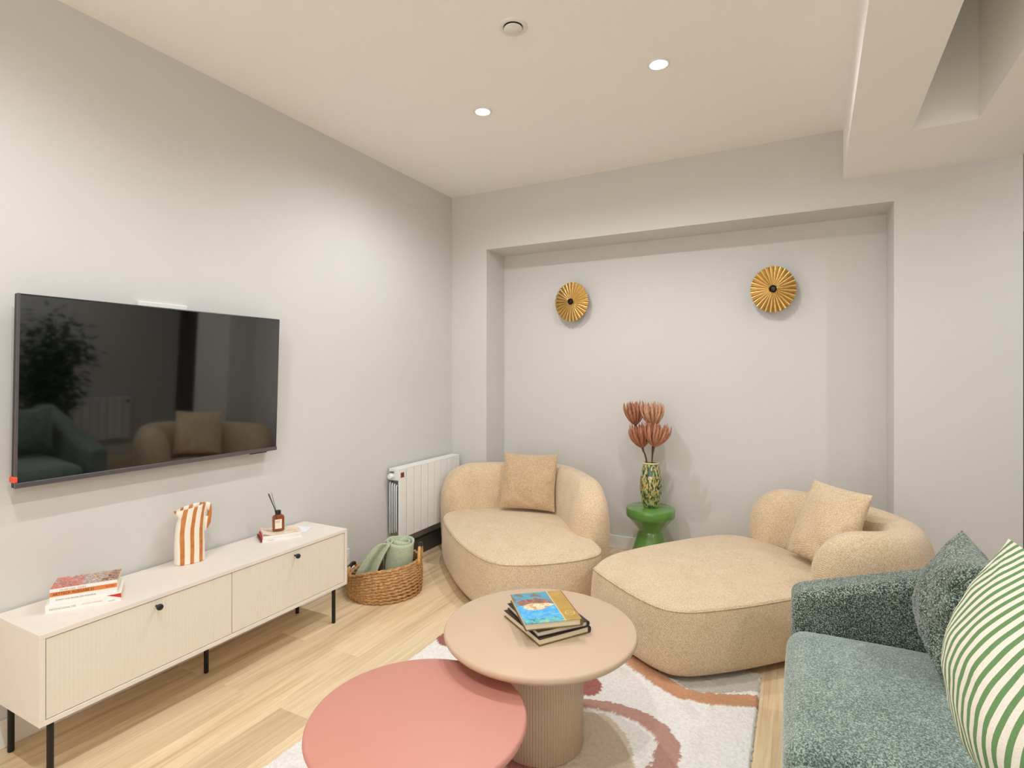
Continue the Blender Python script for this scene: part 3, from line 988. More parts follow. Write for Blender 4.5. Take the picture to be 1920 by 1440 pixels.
M_THROW = fabric('pale_green_wool', (160, 174, 146), (184, 196, 168), (204, 214, 190), weave=120, bump=.15, sheen=.4, dip=.95)
RC = BC + Vector((.055, .045, 0))
t = thing('throw_blanket', 'pale sage green throw blanket rolled up in the wicker basket', 'blanket', (RC.x, RC.y, .03))
bm = bmesh.new()
turns = 3.2; N = 150; rows = []
zlo, zhi = .03, .335
for i in range(N + 1):
    u = i / N; a = u * turns * 2 * PI + 2.2; r = .016 + .088 * u ** .85 * (1 + .035 * noise.noise(Vector((u * 14, 1, 0))))
    row = []
    for kz in range(15):
        w = kz / 14
        z = zlo + (zhi - zlo) * w
        fold = .006 * noise.noise(Vector((u * 12, w * 4, 3)))
        lift = -.02 * u * w + .010 * math.sin(a * 1.3) * w
        row.append(Vector((RC.x + (r + fold) * math.cos(a) + .02 * w, RC.y + (r + fold) * math.sin(a) * .86 + .012 * w, z + lift)))
    rows.append(row)
vr = [[bm.verts.new(p) for p in r] for r in rows]
for i in range(N):
    for j in range(14): bm.faces.new([vr[i][j], vr[i + 1][j], vr[i + 1][j + 1], vr[i][j + 1]])
roll = obj('roll', bm, M_THROW, t)
mod = roll.modifiers.new('cloth_thickness', 'SOLIDIFY'); mod.thickness = .009; mod.offset = 0
# the loose end that hangs over towards the left, in two folds
bm = bmesh.new(); rows = []
for i in range(41):
    u = i / 40                                                  # across the two folds
    row = []
    for j in range(25):
        w = j / 24                                              # from the roll's top down into the basket
        top = RC + Vector((.000 - .075 * u, -.02 - .075 * u, 0))
        px = top.x + .015 - w * (.085 + .055 * u); py = top.y - .02 - w * (.10 - .02 * u)
        z = .325 - .015 * u + .020 * math.sin(w * 2.2) - .245 * w ** 1.25
        ripple = .018 * math.cos(u * 2 * PI * 1.5) * (.35 + w)
        row.append(Vector((px + ripple * .7, py - ripple * .7, z + .006 * math.cos(u * 9))))
    rows.append(row)
vr = [[bm.verts.new(p) for p in r] for r in rows]
for i in range(40):
    for j in range(24): bm.faces.new([vr[i][j], vr[i + 1][j], vr[i + 1][j + 1], vr[i][j + 1]])
lo_ = obj('loose_end', bm, M_THROW, t)
mod = lo_.modifiers.new('cloth_thickness', 'SOLIDIFY'); mod.thickness = .009; mod.offset = 0


# ------------------------------------------------------------------ beige loungers
def outline_offset(pts, d):
    n = len(pts); out = []
    area = sum(pts[i].x * pts[(i + 1) % n].y - pts[(i + 1) % n].x * pts[i].y for i in range(n))
    sg = 1 if area > 0 else -1
    for i in range(n):
        tg = (pts[(i + 1) % n] - pts[i - 1]); tg.z = 0; tg.normalize()
        nrm = Vector((tg.y, -tg.x, 0)) * sg
        out.append(pts[i] + nrm * d)
    return out


def lounger(label, seat_pts, back_pts, HB, T, rise=.36, zs=.335, lean=.02, endh=((.58, .27), (.55, .28))):
    P = catmull([Vector((x, y, 0)) for x, y in seat_pts], 120)
    c = sum(P, Vector()) / len(P)
    t = thing('lounge_chair', label, 'lounge chair', (c.x, c.y, 0.021), 0, 'beige lounge chairs')
    bm = bmesh.new(); rings = []
    for d, z in ((-.06, .036), (-.02, .038), (-.004, .048), (.006, .08), (.012, .14), (.012, .21), (.006, .28), (.0, .322), (-.004, zs), (-.02, zs + .004)):
        rings.append([p + dz * z for p in outline_offset(P, d)])
    add_rings(bm, rings, True, True, True)
    obj('base', bm, M_BEIGE, t, angle=80)
    bm = bmesh.new(); rings = []
    def cap(s, dzz): return [c + (p - c) * s + dz * dzz for p in P]
    for s, q in ((.985, zs - .002), (.996, zs + .002), (.992, zs + .008)): rings.append(cap(s, q))
    for s in (.975, .95, .9, .82, .7, .55, .4, .25, .1, .02): rings.append(cap(s, zs + .010 + (rise - zs) * (1 - s ** 3.0)))
    add_rings(bm, rings, True, True, True)
    obj('seat', bm, M_BEIGE, t, angle=80)
    bm = bmesh.new(); add_tube(bm, [p + dz * (zs + .001) for p in outline_offset(P, -.0015)], .0032, 6, closed=True)
    obj('seam_piping', bm, M_BEIGE, t)
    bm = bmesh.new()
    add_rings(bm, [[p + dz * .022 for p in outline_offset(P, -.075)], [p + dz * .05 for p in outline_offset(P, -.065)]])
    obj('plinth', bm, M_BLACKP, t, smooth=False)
    # curved back: one padded wall swept along its path, rounded over at both ends
    B = catmull([Vector((x, y, 0)) for x, y in back_pts], 90, closed=False)
    L = sum(((b - a).length for a, b in zip(B[:-1], B[1:])))
    st = L / (len(B) - 1)
    bm = bmesh.new(); rings = []; M_ = 40
    # extra close samples at both ends for a round nose
    samples = []
    for e in (0, .004, .012, .026, .045, .07, .1): samples.append(e)
    x = .13
    while x < L - .13: samples.append(x); x += .022
    for e in (.1, .07, .045, .026, .012, .004, 0): samples.append(L - e)
    for s in samples:
        f = s / st; i = min(int(f), len(B) - 2); p = B[i].lerp(B[i + 1], f - i)
        tg = (B[min(i + 2, len(B) - 1)] - B[max(i - 1, 0)]).normalized()
        nr = Vector((tg.y, -tg.x, 0))
        if (p + nr * .01 - c).length < (p - nr * .01 - c).length: nr = -nr      # nr points outward
        d0, d1 = s, L - s
        d = min(d0, d1); eh, rh = endh[0] if d0 < d1 else endh[1]
        rt = T * .55; ft = math.sqrt(max(0, 1 - ((rt - min(d, rt)) / rt) ** 2)); ft = max(ft, .02)
        fh = eh + (1 - eh) * math.sqrt(max(0, 1 - ((rh - min(d, rh)) / rh) ** 2))
        H = HB * fh
        zb = .045; ring = []
        for kk in range(M_):
            a = 2 * PI * kk / M_
            ca, sn = math.cos(a), math.sin(a)
            ex = .62
            w = T / 2 * ft * math.copysign(abs(ca) ** ex, ca)
            zc = (H + zb) / 2; hh = (H - zb) / 2
            # a softer, rounder top than bottom
            ez = .8 if sn > 0 else .35
            z = zc + hh * math.copysign(abs(sn) ** ez, sn)
            bul = .012 * (1 - ((z - zc) / hh) ** 2) * ft
            ring.append(p + nr * (w + math.copysign(bul, w) + lean * (z / HB)) + dz * z)
        rings.append(ring)
    add_rings(bm, rings, True, True, True)
    obj('backrest', bm, M_BEIGE, t)
    # seam lines where the back's panels meet
    for (fx, fy) in feet_of(P, c):
        bm = bmesh.new(); add_lathe(bm, [(.020, 0.021), (.022, .024), (.022, .045)], (fx, fy, 0), 20)
        obj('foot', bm, M_BLACKP, t, angle=40)
    return t


def feet_of(P, c):
    return [tuple((c + (P[i] - c) * .80).to_2d()) for i in (8, 38, 68, 98)]


LS = [(-1.487, 2.698), (-1.349, 2.75), (-1.209, 2.861), (-1.098, 2.986), (-1.045, 3.10), (-1.065, 3.215), (-1.164, 3.352), (-1.362, 3.596), (-1.57, 3.81),
      (-1.75, 3.90), (-1.95, 3.86), (-2.15, 3.75), (-2.31, 3.63), (-2.37, 3.50), (-2.30, 3.326), (-2.068, 3.076), (-1.841, 2.874), (-1.623, 2.733)]
LB = [(-2.445, 3.55), (-2.37, 3.71), (-2.15, 3.865), (-1.9, 3.98), (-1.74, 4.01), (-1.58, 3.93), (-1.42, 3.75), (-1.27, 3.54), (-1.17, 3.35)]
lounger('beige curved lounge chair in the corner beside the radiator', LS, LB, .685, .23)
RS = [(-.995, 2.91), (-.967, 2.845), (-.728, 2.637), (-.558, 2.538), (-.451, 2.544), (-.355, 2.606), (-.211, 2.732), (-.036, 2.913), (.10, 3.06), (.17, 3.22),
      (.14, 3.42), (.02, 3.62), (-.14, 3.79), (-.30, 3.875), (-.42, 3.865), (-.525, 3.775), (-.706, 3.553), (-.865, 3.325), (-.975, 3.11)]
RB = [(-.28, 3.93), (-.08, 3.91), (.14, 3.80), (.31, 3.64), (.42, 3.46), (.455, 3.29), (.40, 3.14), (.26, 3.06), (.06, 3.07)]
lounger('beige curved lounge chair on the rug between the green stool and the green sofa', RS, RB, .665, .24, endh=((.66, .22), (.66, .22)))

# cushions on the loungers
o = obj('throw_pillow', pillow_bm((-2.02, 3.67, .375), (-1.60, 3.76, .375), (-.10, .30, 1), .43, .15, seed=2, pinch=.05), M_BEIGE_P)
tag(o, 'square beige cushion upright on the lounge chair beside the radiator', 'cushion', 'beige cushions')
o = obj('throw_pillow', pillow_bm((-.05, 3.56, .385), (.20, 3.215, .385), (.34, .26, 1), .44, .17, seed=5, pinch=.04), M_BEIGE)
tag(o, 'square beige cushion leaning on the lounge chair nearest the green sofa', 'cushion', 'beige cushions')

# ------------------------------------------------------------------ green stool, vase, dried flowers
SC = Vector((-.955, 4.03, 0))
bm = bmesh.new()
add_lathe(bm, [(.155, 0), (.162, .006), (.160, .02), (.09, .245), (.084, .256), (.090, .268), (.158, .352), (.171, .362), (.175, .372), (.175, .412), (.170, .424), (.160, .428), (.001, .430)], tuple(SC), 72)
o = obj('side_stool', bm, M_STOOL, angle=35)
tag(o, 'glossy green hourglass stool in the alcove between the beige chairs', 'stool')
k = NT('speckled_glass'); v = k.coord('Object', scale=(1, 1, .42))
vo = k.n('ShaderNodeTexVoronoi', inp={'Scale': 120.0, 'Randomness': 1.0}); k.l(v, vo.inputs['Vector'])
sp = k.n('ShaderNodeSeparateColor'); k.l(vo.outputs['Color'], sp.inputs[0])
col = k.ramp(sp.outputs[0], [(0, lin((34, 72, 50))), (.24, lin((64, 106, 66))), (.32, lin((188, 162, 92))), (.46, lin((204, 184, 120))), (.56, lin((150, 164, 108))), (.74, lin((184, 192, 140))), (.84, lin((40, 84, 72))), (.94, lin((176, 128, 66)))], 'CONSTANT')
k.set(Base_Color=col, Roughness=.1, Coat_Weight=.5)
M_VASE = k.m
VC = SC + Vector((.004, -.005, .430))
t = thing('glass_vase', 'tall green and amber speckled vase standing on the green stool', 'vase', tuple(VC))
bm = bmesh.new()
add_lathe(bm, [(.045, 0), (.052, .004), (.064, .04), (.076, .10), (.080, .15), (.077, .20), (.068, .26), (.058, .305), (.053, .322), (.051, .324), (.049, .31), (.06, .24), (.070, .15), (.05, .02)], tuple(VC), 56)
obj('body', bm, M_VASE, t, angle=60)
bm = bmesh.new(); add_tube(bm, [VC + Vector((.0545 * math.cos(2 * PI * i / 48), .0545 * math.sin(2 * PI * i / 48), .322)) for i in range(48)], .006, 8, closed=True)
obj('rim', bm, plain('pale_glass_rim', (214, 206, 160), .15), t)


def petal_mat(name, a, b):
    k = NT(name); v = k.coord('Object'); f = k.noise(v, 60, 3)
    k.set(Base_Color=k.ramp(f, [(.3, lin(a)), (.7, lin(b))]), Roughness=.75)
    return k.m


M_PET = petal_mat('dried_petal', (150, 92, 70), (188, 128, 100))
M_PETL = petal_mat('pale_dried_petal', (186, 134, 104), (216, 168, 134))
M_STEM = plain('dark_stem', (92, 66, 56), .8, var=.1)


def flower(label, base, top, tilt, mat, seed, R=.078, Hh=.175, npet=26):
    rnd = random.Random(seed)
    t = thing('dried_flower', label, 'dried flower', tuple(base), 0, 'dried flowers in the speckled vase')
    base = Vector(base); top = Vector(top); ax = Vector(tilt).normalized()
    bm = bmesh.new(); rimz = VC.z + .33
    mid = Vector((VC.x + max(-.036, min(.036, (top.x - VC.x) * .45)), VC.y + max(-.03, min(.03, (top.y - VC.y) * .5)), rimz))
    add_tube(bm, catmull([base, mid, top - ax * .02, top], 14, closed=False), lambda f: .0035 + .006 * max(0, f - .8) * 5, 8)
    obj('stem', bm, M_STEM, t)
    e1 = ax.orthogonal().normalized(); e2 = ax.cross(e1)
    bm = bmesh.new()
    for i in range(npet):
        ring = 0 if i < npet * .5 else (1 if i < npet * .82 else 2)
        a = i * 2.39996 + rnd.uniform(-.15, .15)
        out = (1.0, .72, .35)[ring] * rnd.uniform(.88, 1.08)
        ln = Hh * rnd.uniform(.86, 1.08) * (1, 1.02, 1.0)[ring]
        rd = e1 * math.cos(a) + e2 * math.sin(a); sd = ax.cross(rd)
        wmax = .0150 * rnd.uniform(.85, 1.15)
        L_, R_, Mi, Bk = [], [], [], []
        for j in range(9):
            u = j / 8
            rad = .010 + R * out * (math.sin(u * PI * .56) ** .9) * (1 + .0 * u)
            hh = ln * (u ** 1.12) - .004
            w = wmax * (math.sin(PI * min(1, .10 + .90 * u)) ** .7 + .02) * (1 if u < .98 else .1)
            c = top + rd * rad + ax * hh
            L_.append(bm.verts.new(c - sd * w)); R_.append(bm.verts.new(c + sd * w)); Mi.append(bm.verts.new(c + rd * w * .75)); Bk.append(bm.verts.new(c - rd * w * .35))
        for j in range(8):
            bm.faces.new([L_[j], Mi[j], Mi[j + 1], L_[j + 1]]); bm.faces.new([Mi[j], R_[j], R_[j + 1], Mi[j + 1]])
            bm.faces.new([R_[j], Bk[j], Bk[j + 1], R_[j + 1]]); bm.faces.new([Bk[j], L_[j], L_[j + 1], Bk[j + 1]])
    obj('petals', bm, mat, t)
    return t


v0 = VC + Vector((0, 0, .02))
flower('brown dried flower head highest on the left of the speckled vase', v0 + Vector((-.010, 0, 0)), (-1.068, 4.04, 1.03), (-.12, 0, 1), M_PET, 1, R=.062, Hh=.168)
flower('pale tan dried flower head highest on the right above the speckled vase', v0 + Vector((.004, .01, 0)), (-.945, 4.06, 1.025), (-.02, .0, 1), M_PETL, 2, R=.076, Hh=.172)
flower('brown dried flower head low on the left, just above the vase', v0 + Vector((-.006, -.012, 0)), (-1.005, 3.99, .870), (-.15, -.02, 1), M_PET, 3, R=.076, Hh=.172)
flower('open tan brown dried flower head low on the right, just above the vase', v0 + Vector((.008, -.008, 0)), (-.918, 3.98, .885), (.20, -.02, 1), petal_mat('mid_dried_petal', (164, 108, 82), (200, 144, 112)), 4, R=.082, Hh=.170)


# ------------------------------------------------------------------ brass wall lights
def sconce(x, label):
    t = thing('wall_sconce', label, 'wall light', (x, NY, 1.995), 0, 'pleated brass wall lights')
    R, n = .143, 28
    bm = bmesh.new(); N = n * 8
    rad = [.026, .05, .075, .1, .125, R]
    front = []; back = []
    for r in rad:
        f = r / R; row = []
        for i in range(N):
            a = 2 * PI * i / N; ph = i % 8 / 8
            pl = (abs(math.sin(PI * i / 8)) - .5) * .019 * f          # pleats deepen towards the rim
            y = NY - .088 + .012 * f ** 2 - pl
            rr = r * (1 + (.018 * abs(math.sin(PI * i / 8)) if r == R else 0))
            row.append(Vector((x + rr * math.cos(a), y, 1.995 + rr * 1.11 * math.sin(a))))
        front.append(row)
    vf = [[bm.verts.new(p) for p in r] for r in front]; vb = [[bm.verts.new(p + Vector((0, .002, 0))) for p in r] for r in front]
    for a, b in zip(range(5), range(1, 6)):
        for i in range(N):
            j = (i + 1) % N
            bm.faces.new([vf[a][i], vf[a][j], vf[b][j], vf[b][i]]); bm.faces.new([vb[a][j], vb[a][i], vb[b][i], vb[b][j]])
    for i in range(N):
        j = (i + 1) % N
        bm.faces.new([vf[5][i], vf[5][j], vb[5][j], vb[5][i]]); bm.faces.new([vf[0][j], vf[0][i], vb[0][i], vb[0][j]])
    obj('shade', bm, M_BRASS, t, angle=50)
    RX90 = Matrix.Translation((x, NY, 1.995)) @ Matrix.Rotation(PI / 2, 4, 'X')
    bm = bmesh.new(); tmp = bmesh.new(); add_lathe(tmp, [(.050, 0), (.050, .022), (.040, .026), (.012, .028), (.012, .086), (.029, .088), (.029, .098), (.025, .100), (.020, .096)], (0, 0, 0), 40)
    merge(bm, tmp, 0, RX90); obj('collar', bm, plain('polished_brass', (214, 168, 92), .12, metal=1.0, var=.02), t, angle=40)
    bm = bmesh.new(); tmp = bmesh.new(); add_lathe(tmp, [(.020, .090), (.020, .114), (.017, .116), (.014, .104), (.001, .103)], (0, 0, 0), 32)
    merge(bm, tmp, 0, RX90); obj('bulb_socket', bm, plain('black_bakelite', (12, 12, 12), .2), t, angle=40)
    return t


sconce(-1.648, 'pleated round brass wall light nearer the corner, above the chair by the radiator')
sconce(-.150, 'pleated round brass wall light at the beam end of the alcove')

# ------------------------------------------------------------------ rug
RGX0, RGX1, RGY0, RGY1 = -1.685, -.148, .52, 2.80
t = None
bm = bmesh.new()
nx, ny = 236, 350
cl = bm.verts.layers.float_color.new('pile_colour')
CREAM, ORG, MAUVE, RED, SAND, TAUPE, RUST = [lin(c) for c in ((251, 249, 246), (208, 154, 116), (194, 150, 136), (172, 106, 98), (222, 206, 184), (206, 200, 190), (164, 102, 90))]


def dseg(p, poly):
    best = 9
    for a, b in zip(poly[:-1], poly[1:]):
        ax, ay = a[:2]; bx, by = b[:2]; dx_, dy_ = bx - ax, by - ay
        q = max(0, min(1, ((p[0] - ax) * dx_ + (p[1] - ay) * dy_) / (dx_ * dx_ + dy_ * dy_)))
        d = math.hypot(p[0] - ax - q * dx_, p[1] - ay - q * dy_)
        if len(a) > 2: d -= a[2] + (b[2] - a[2]) * q
        best = min(best, d)
    return best


def inside(p, poly):
    r = False; n = len(poly)
    for i in range(n):
        (x1, y1), (x2, y2) = poly[i], poly[i - 1]
        if (y1 > p[1]) != (y2 > p[1]) and p[0] < (x2 - x1) * (p[1] - y1) / (y2 - y1) + x1: r = not r
    return r


ORANGE_BAND = [(-1.0, 2.82, .05), (-.86, 2.72, .055), (-.70, 2.62, .05), (-.55, 2.51, .045), (-.45, 2.455, .042), (-.35, 2.462, .040), (-.25, 2.50, .042), (-.13, 2.555, .040)]
MAUVE_BAND = [(-1.20, 2.02, .03), (-1.05, 2.12, .03), (-.90, 2.17, .028), (-.786, 2.196, .03), (-.675, 2.222, .034), (-.555, 2.206, .038), (-.475, 2.167, .040), (-.430, 2.10, .042), (-.418, 2.05, .043), (-.42, 1.95, .045), (-.47, 1.82, .045), (-.58, 1.66, .04), (-.75, 1.55, .04), (-1.0, 1.50, .04), (-1.2, 1.6, .04), (-1.28, 1.8, .035), (-1.20, 2.02, .03)]
SAND_POLY = [(-.76, 2.15), (-.70, 2.17), (-.64, 2.13), (-.585, 2.075), (-.54, 2.0), (-.515, 1.92), (-.53, 1.80), (-.62, 1.70), (-.9, 1.62), (-1.1, 1.75), (-1.15, 1.95), (-1.0, 2.08)]
TAUPE_POLY = [(-.52, 2.57), (-.42, 2.50), (-.33, 2.52), (-.20, 2.61), (-.148, 2.64), (-.148, 2.82), (-.9, 2.82), (-.75, 2.72)]
gv = []
for i in range(nx + 1):
    row = []
    for j in range(ny + 1):
        x = RGX0 + (RGX1 - RGX0) * i / nx; y = RGY0 + (RGY1 - RGY0) * j / ny
        n1 = noise.noise(Vector((x * 22, y * 22, 0))); n2 = noise.noise(Vector((x * 75, y * 75, 4))); n3 = random.uniform(-1, 1)
        p = (x + .010 * n2 + .004 * n3, y + .010 * noise.noise(Vector((x * 70, y * 70, 9))))
        col = CREAM; hgt = .017
        if inside(p, SAND_POLY): col = SAND
        if inside(p, TAUPE_POLY): col = TAUPE; hgt = .013
        if dseg(p, ORANGE_BAND) < 0: col = ORG; hgt = .023
        if dseg(p, MAUVE_BAND) < 0: col = MAUVE; hgt = .023
        if math.hypot((p[0] + .85) / .085, (p[1] - 2.32) / .085) < 1: col = RED; hgt = .022
        if math.hypot((p[0] + .87) / .06, (p[1] - 1.735) / .04) < 1: col = RED; hgt = .022
        if math.hypot((p[0] + 1.60) / .095, (p[1] - 2.42) / .10) < 1: col = RUST; hgt = .022
        if math.hypot((p[0] + 1.5) / .16, (p[1] - .8) / .13) < 1: col = ORG; hgt = .022
        z = hgt + .0025 * n1 + .0028 * n2 + .0018 * n3
        if i in (0, nx) or j in (0, ny): z = .003; 
        ex = .004 * n2 + .003 * n3
        if i in (0, nx): x += ex
        if j in (0, ny): y += ex
        v = bm.verts.new((x, y, max(.002, z)))
        v[cl] = tuple(ch * (1 + .06 * n2) for ch in col[:3]) + (1,)
        row.append(v)
    gv.append(row)
for i in range(nx):
    for j in range(ny): bm.faces.new([gv[i][j], gv[i + 1][j], gv[i + 1][j + 1], gv[i][j + 1]])
bot = [bm.verts.new((x, y, .0005)) for x, y in ((RGX0, RGY0), (RGX1, RGY0), (RGX1, RGY1), (RGX0, RGY1))]
bm.faces.new(bot[::-1])
o = obj('area_rug', bm, shag(), loc=((RGX0 + RGX1) / 2, (RGY0 + RGY1) / 2, 0))
tag(o, 'cream shaggy rug with orange, mauve and red curves under the coffee tables', 'rug')


# ------------------------------------------------------------------ coffee tables
def coffee_table(label, c, R, H, th, rb, mat, flutes):
    t = thing('coffee_table', label, 'coffee table', (c[0], c[1], .02), 0, 'round coffee tables')
    bm = bmesh.new()
    add_lathe(bm, [(R - .05, H - th), (R - .014, H - th + .002), (R - .003, H - th * .62), (R, H - th * .42), (R - .001, H - .007), (R - .004, H - .002), (R - .009, H), (.001, H)], (c[0], c[1], 0), 128)
    obj('tabletop', bm, mat, t, angle=50)
    bm = bmesh.new(); N = flutes * 8; rings = []
    for z in (.02, .024, H - th - .001, H - th + .002):
        row = []
        for i in range(N):
            a = 2 * PI * i / N
            r = rb - .0030 * (1 - abs(math.sin(PI * i / 8)) ** .7) - (.004 if z == .02 else 0)
            row.append((c[0] + r * math.cos(a), c[1] + r * math.sin(a), z))
        rings.append(row)
    add_rings(bm, rings)
    obj('pedestal', bm, mat, t, angle=60)
    return t


coffee_table('tall tan round coffee table with a fluted base carrying three books', (-.873, 1.906), .365, .45, .033, .165, M_TAN, 96)
coffee_table('low terracotta pink round coffee table tucked under the tan table', (-1.022, 1.345), .331, .378, .033, .15, M_PINK, 88)

# three books on the tan table
GT = 'books on the tan coffee table'
M_DARKCOV = plain('black_book_cloth', (40, 36, 46), .45)
M_OLIVE = plain('olive_book_cloth', (112, 92, 44), .5)
M_BROWN = plain('dark_brown_cloth', (52, 34, 22), .5)
Zt = .4505
# bottom book: fore corners at (-.807,1.757) front, (-.684,1.938) right, (-1.031,1.918) left
e_r = Vector((-.684 + .807, 1.938 - 1.757, 0)); e_l = Vector((-1.031 + .807, 1.918 - 1.757, 0))


def hard_book(name, label, corner, ang, W, D, H, m_top, m_board, m_spine, group):
    """corner: nearest corner; W runs to the spine side along ang, D to the left of it"""
    t = thing(name, label, 'book', corner, ang, group)
    ct = .003
    obj('cover', box((0, 0, H - ct), (W, D, H), .0008), m_top, t, smooth=False, world=False)
    obj('back_cover', box((0, 0, 0), (W, D, ct), .0008), m_board, t, smooth=False, world=False)
    bm = bmesh.new(); rows = []
    for i in range(11):
        a = PI * i / 10; rows.append((W + .007 * math.sin(a), H / 2 - H / 2 * math.cos(a)))
    rows += [(W - .004, H - .0002), (W - .004, .0002)]
    add_rings(bm, [[(x, 0, z) for x, z in rows], [(x, D, z) for x, z in rows]])
    obj('spine', bm, m_spine, t, smooth=False, world=False)
    obj('pages', box((.005, .005, ct), (W - .003, D - .005, H - ct)), M_PAGES, t, smooth=False, world=False)
    return t


a1 = math.atan2(e_r.y, e_r.x)
hard_book('hardcover_book', 'olive hardcover book lying at the bottom of the pile on the tan table', (-.807, 1.757, Zt), a1, .218, .270, .025, M_BROWN, M_OLIVE, M_BROWN, GT)
Zt += .025
a2 = a1 - math.radians(3.8)
hard_book('hardcover_book', 'black hardcover book in the middle of the pile on the tan table', (-.817, 1.765, Zt), a2, .210, .264, .021, M_DARKCOV, M_DARKCOV, M_DARKCOV, GT)
Zt += .021
# top book with a painted blue cover and a gold band
k = NT('painted_blue_cover'); tc = k.n('ShaderNodeTexCoord'); sep = k.n('ShaderNodeSeparateXYZ'); k.l(tc.outputs['Object'], sep.inputs[0])
n1 = k.noise(tc.outputs['Object'], 22, 4, .6, .8); n2 = k.noise(tc.outputs['Object'], 60, 3, .6, .5)
W3, D3, H3 = .210, .263, .027
X, Y = sep.outputs[0], sep.outputs[1]
sky = k.ramp(n2, [(.3, lin((52, 146, 214))), (.6, lin((92, 186, 236))), (.75, lin((120, 200, 236)))])
top_ = k.ramp(n1, [(.35, lin((96, 150, 160))), (.5, lin((70, 160, 190))), (.62, lin((130, 96, 74))), (.75, lin((176, 120, 96)))])
fy = k.math('ADD', k.math('MULTIPLY', Y, 1 / D3), k.math('MULTIPLY', n1, .12))
c = k.mix(k.math('GREATER_THAN', fy, .62), sky, top_)
low = k.ramp(n2, [(.35, lin((60, 130, 110))), (.5, lin((90, 190, 220))), (.62, lin((150, 190, 130))), (.72, lin((200, 214, 220)))])
c = k.mix(k.math('LESS_THAN', fy, .19), c, low)


def blob(cx, cy, rx, ry, amp):
    dx_ = k.math('MULTIPLY', k.math('SUBTRACT', X, cx), 1 / rx); dy_ = k.math('MULTIPLY', k.math('SUBTRACT', Y, cy), 1 / ry)
    d = k.math('ADD', k.math('MULTIPLY', dx_, dx_), k.math('MULTIPLY', dy_, dy_))
    return k.math('LESS_THAN', k.math('ADD', d, k.math('MULTIPLY', n2, amp)), 1.0 + amp * .5)


brown = k.ramp(n2, [(.35, lin((112, 78, 66))), (.65, lin((182, 122, 104)))])
c = k.mix(blob(.070, .170, .064, .034, 1.2), c, brown)
shell = k.ramp(n2, [(.32, lin((150, 110, 96))), (.45, lin((226, 196, 150))), (.7, lin((246, 232, 200)))])
c = k.mix(blob(.068, .132, .046, .030, 1.3), c, shell)
c = k.mix(blob(.112, .140, .034, .016, 1.4), c, shell)
gold = k.ramp(n1, [(.3, lin((170, 132, 58))), (.7, lin((190, 152, 76)))])
c = k.mix(k.math('GREATER_THAN', X, .150), c, gold)
edge = k.math('MULTIPLY', k.math('GREATER_THAN', X, .1485), k.math('LESS_THAN', X, .1515))
c = k.mix(edge, c, lin((226, 206, 130)))
k.set(Base_Color=c, Roughness=.28)
M_COV3 = k.m
a3 = math.radians(39.6)
p3 = (-.857, 1.748, Zt)
b3_ = hard_book('hardcover_book', 'blue painted hardcover book with a gold band, topmost on the tan table', p3, a3, W3, D3, H3, M_COV3, M_OLIVE, M_OLIVE, GT)
bm = bmesh.new()
M3 = Matrix.Translation(p3) @ Matrix.Rotation(a3, 4, 'Z')
M_SEAL = plain('pale_gold_print', (232, 212, 140), .5)
for s0, s1 in ((1.0, .88),):
    o_ = [(.183 + .019 * s0 * math.cos(2 * PI * i / 40), .055 + .019 * s0 * math.sin(2 * PI * i / 40), H3 + .0003) for i in range(40)]
    i_ = [(.183 + .019 * s1 * math.cos(2 * PI * i / 40), .055 + .019 * s1 * math.sin(2 * PI * i / 40), H3 + .0003) for i in range(40)]
    vo_ = [bm.verts.new(p) for p in o_]; vi_ = [bm.verts.new(p) for p in i_]
    for i in range(40): bm.faces.new([vo_[i], vo_[(i + 1) % 40], vi_[(i + 1) % 40], vi_[i]])
obj('seal', bm, M_SEAL, b3_, smooth=False, world=False, label='round pale gold seal')
text_part('lettering', 'KUNST\nGALERIE', .0085, M3 @ Matrix.Translation((.1675, .056, H3 + .0003)), M_SEAL, b3_, .0001)

# ------------------------------------------------------------------ green sofa
GY1 = 2.62
t = thing('green_sofa', 'dark green chenille sofa with sloping arm at the right edge of the rug', 'sofa', (.45, 1.5, 0))
SY0, SY1 = -.02, 2.38
obj('base', softbox((.0, SY0 + .02, .05), (.95, SY1 + .05, .30), .04, 14), M_GREEN, t)
for (y0, y1) in ((1.585, 2.375), (.785, 1.580), (-.015, .780)):
    obj('seat_cushion', softbox((-.035, y0, .255), (.68, y1, .445), .062, 26, top=.030, side=.006), M_GREEN, t)


def slope_arm(y0, y1):
    bm = softbox((-.022, y0, .045), (.95, y1, .562), .040, 24)
    for v in bm.verts:
        f = (v.co.z - .045) / .517
        v.co.z += f * (.200 * max(0, v.co.x) / .66)
        v.co.y += 0
    return bm


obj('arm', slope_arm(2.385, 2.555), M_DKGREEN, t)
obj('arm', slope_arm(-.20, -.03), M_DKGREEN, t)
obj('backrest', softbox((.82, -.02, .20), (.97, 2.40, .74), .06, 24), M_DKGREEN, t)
for (y0, y1) in ((1.585, 2.375), (.785, 1.580), (-.015, .780)):
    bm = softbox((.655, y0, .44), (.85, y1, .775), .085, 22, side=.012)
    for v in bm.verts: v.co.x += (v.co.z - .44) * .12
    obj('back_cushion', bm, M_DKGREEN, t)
for (x, y) in ((.06, .06), (.06, 2.32), (.88, .06), (.88, 2.32)):
    bm = bmesh.new(); add_lathe(bm, [(.018, 0), (.022, .06)], (x, y, 0), 16); obj('leg', bm, M_BLACK, t, angle=40)

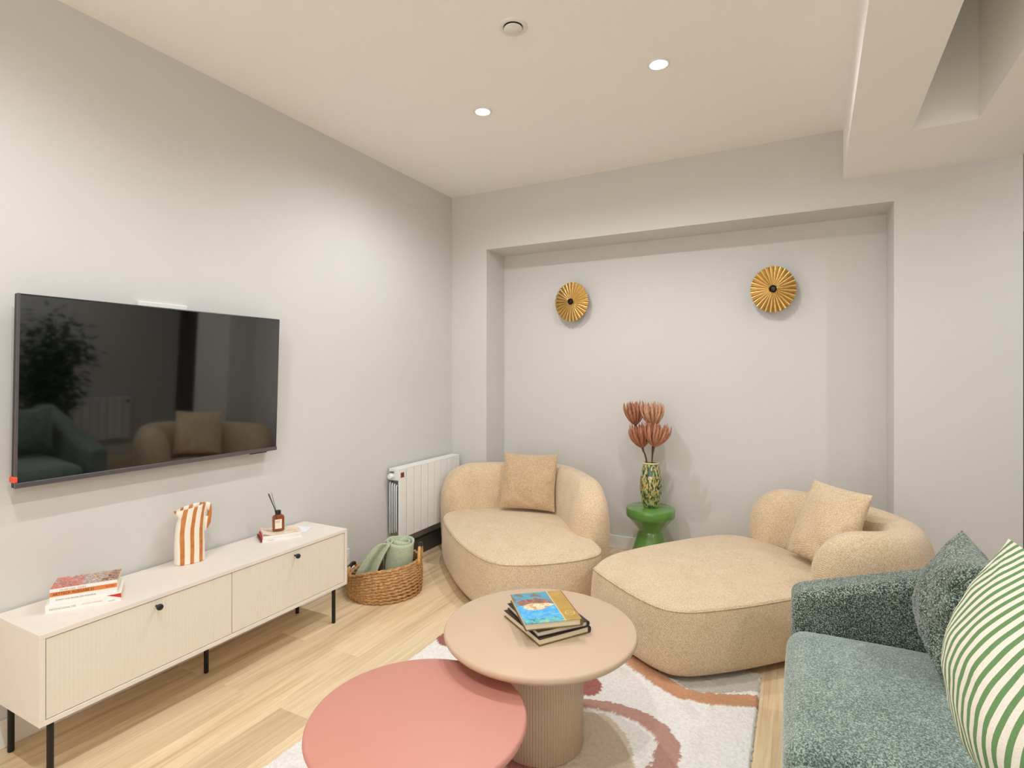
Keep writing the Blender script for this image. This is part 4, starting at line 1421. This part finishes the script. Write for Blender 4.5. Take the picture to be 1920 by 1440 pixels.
o = obj('throw_pillow', pillow_bm((.425, 2.35, .475), (.415, 1.96, .475), (.17, .0, 1), .415, .24, seed=9, wr=.010, pinch=.12, belly=.42, belly_v=.6), M_DKGREEN)
tag(o, 'dark green cushion between the sofa arm and the striped cushion', 'cushion')
o = obj('throw_pillow', pillow_bm((.380, 1.648, .528), (.478, 1.11, .482), (-.006, .391, 1), .519, .33, n=56, seed=12, wr=.004, pinch=-.25, belly=.56, belly_v=.95, pinch_v=0), M_STRIPE)
tag(o, 'green and white striped cushion standing on the green sofa seat', 'cushion')

# ------------------------------------------------------------------ plant beyond the sofa, seen in the television
PP = Vector((1.82, 2.86, 0))
t = thing('potted_tree', 'leafy indoor tree in a pot behind the green sofa, mirrored in the television', 'plant', tuple(PP))
bm = bmesh.new(); add_lathe(bm, [(.14, 0), (.155, .01), (.19, .34), (.195, .36), (.18, .36), (.172, .31), (.001, .30)], tuple(PP), 40)
obj('pot', bm, plain('grey_ceramic_pot', (150, 146, 140), .6), t, angle=40)
bm = bmesh.new()
rnd = random.Random(3)
ends = []
for i in range(12):
    a = i * 2.4; sp = rnd.uniform(.08, .30)
    e = PP + Vector((sp * math.cos(a), sp * math.sin(a), rnd.uniform(1.15, 1.72)))
    m_ = PP + Vector((sp * .35 * math.cos(a + .5), sp * .35 * math.sin(a + .5), .85))
    pts = catmull([PP + Vector((.02 * math.cos(a), .02 * math.sin(a), .28)), m_, e], 16, closed=False)
    add_tube(bm, pts, lambda f: .014 * (1 - .75 * f), 6); ends.append(pts)
obj('trunk', bm, plain('bark', (96, 74, 52), .9, var=.15), t)
bm = bmesh.new()
for pts in ends:
    for q in range(150):
        u = rnd.uniform(.30, 1.02); p = pts[min(15, int(u * 15))]
        d = Vector((rnd.gauss(0, 1), rnd.gauss(0, 1), rnd.gauss(.15, .6))).normalized()
        st_ = p + d * rnd.uniform(.02, .22); L_ = rnd.uniform(.08, .13); w = L_ * .2
        ld = (d + Vector((0, 0, -.35))).normalized(); sd = ld.cross(Vector((rnd.uniform(-.4, .4), rnd.uniform(-.4, .4), 1))).normalized(); up_ = sd.cross(ld)
        pr = [(0, 0), (.3, .9), (.6, .85), (1, 0)]
        l = [bm.verts.new(st_ + ld * L_ * a - sd * w * b) for a, b in pr]; r = [bm.verts.new(st_ + ld * L_ * a + sd * w * b) for a, b in pr]
        m2 = [bm.verts.new(st_ + ld * L_ * a - up_ * .006 * b) for a, b in pr]
        for i in range(3):
            bm.faces.new([l[i], m2[i], m2[i + 1], l[i + 1]]); bm.faces.new([m2[i], r[i], r[i + 1], m2[i + 1]])
obj('foliage', bm, plain('dark_leaf', (44, 82, 40), .5, var=.25, scale=12), t)
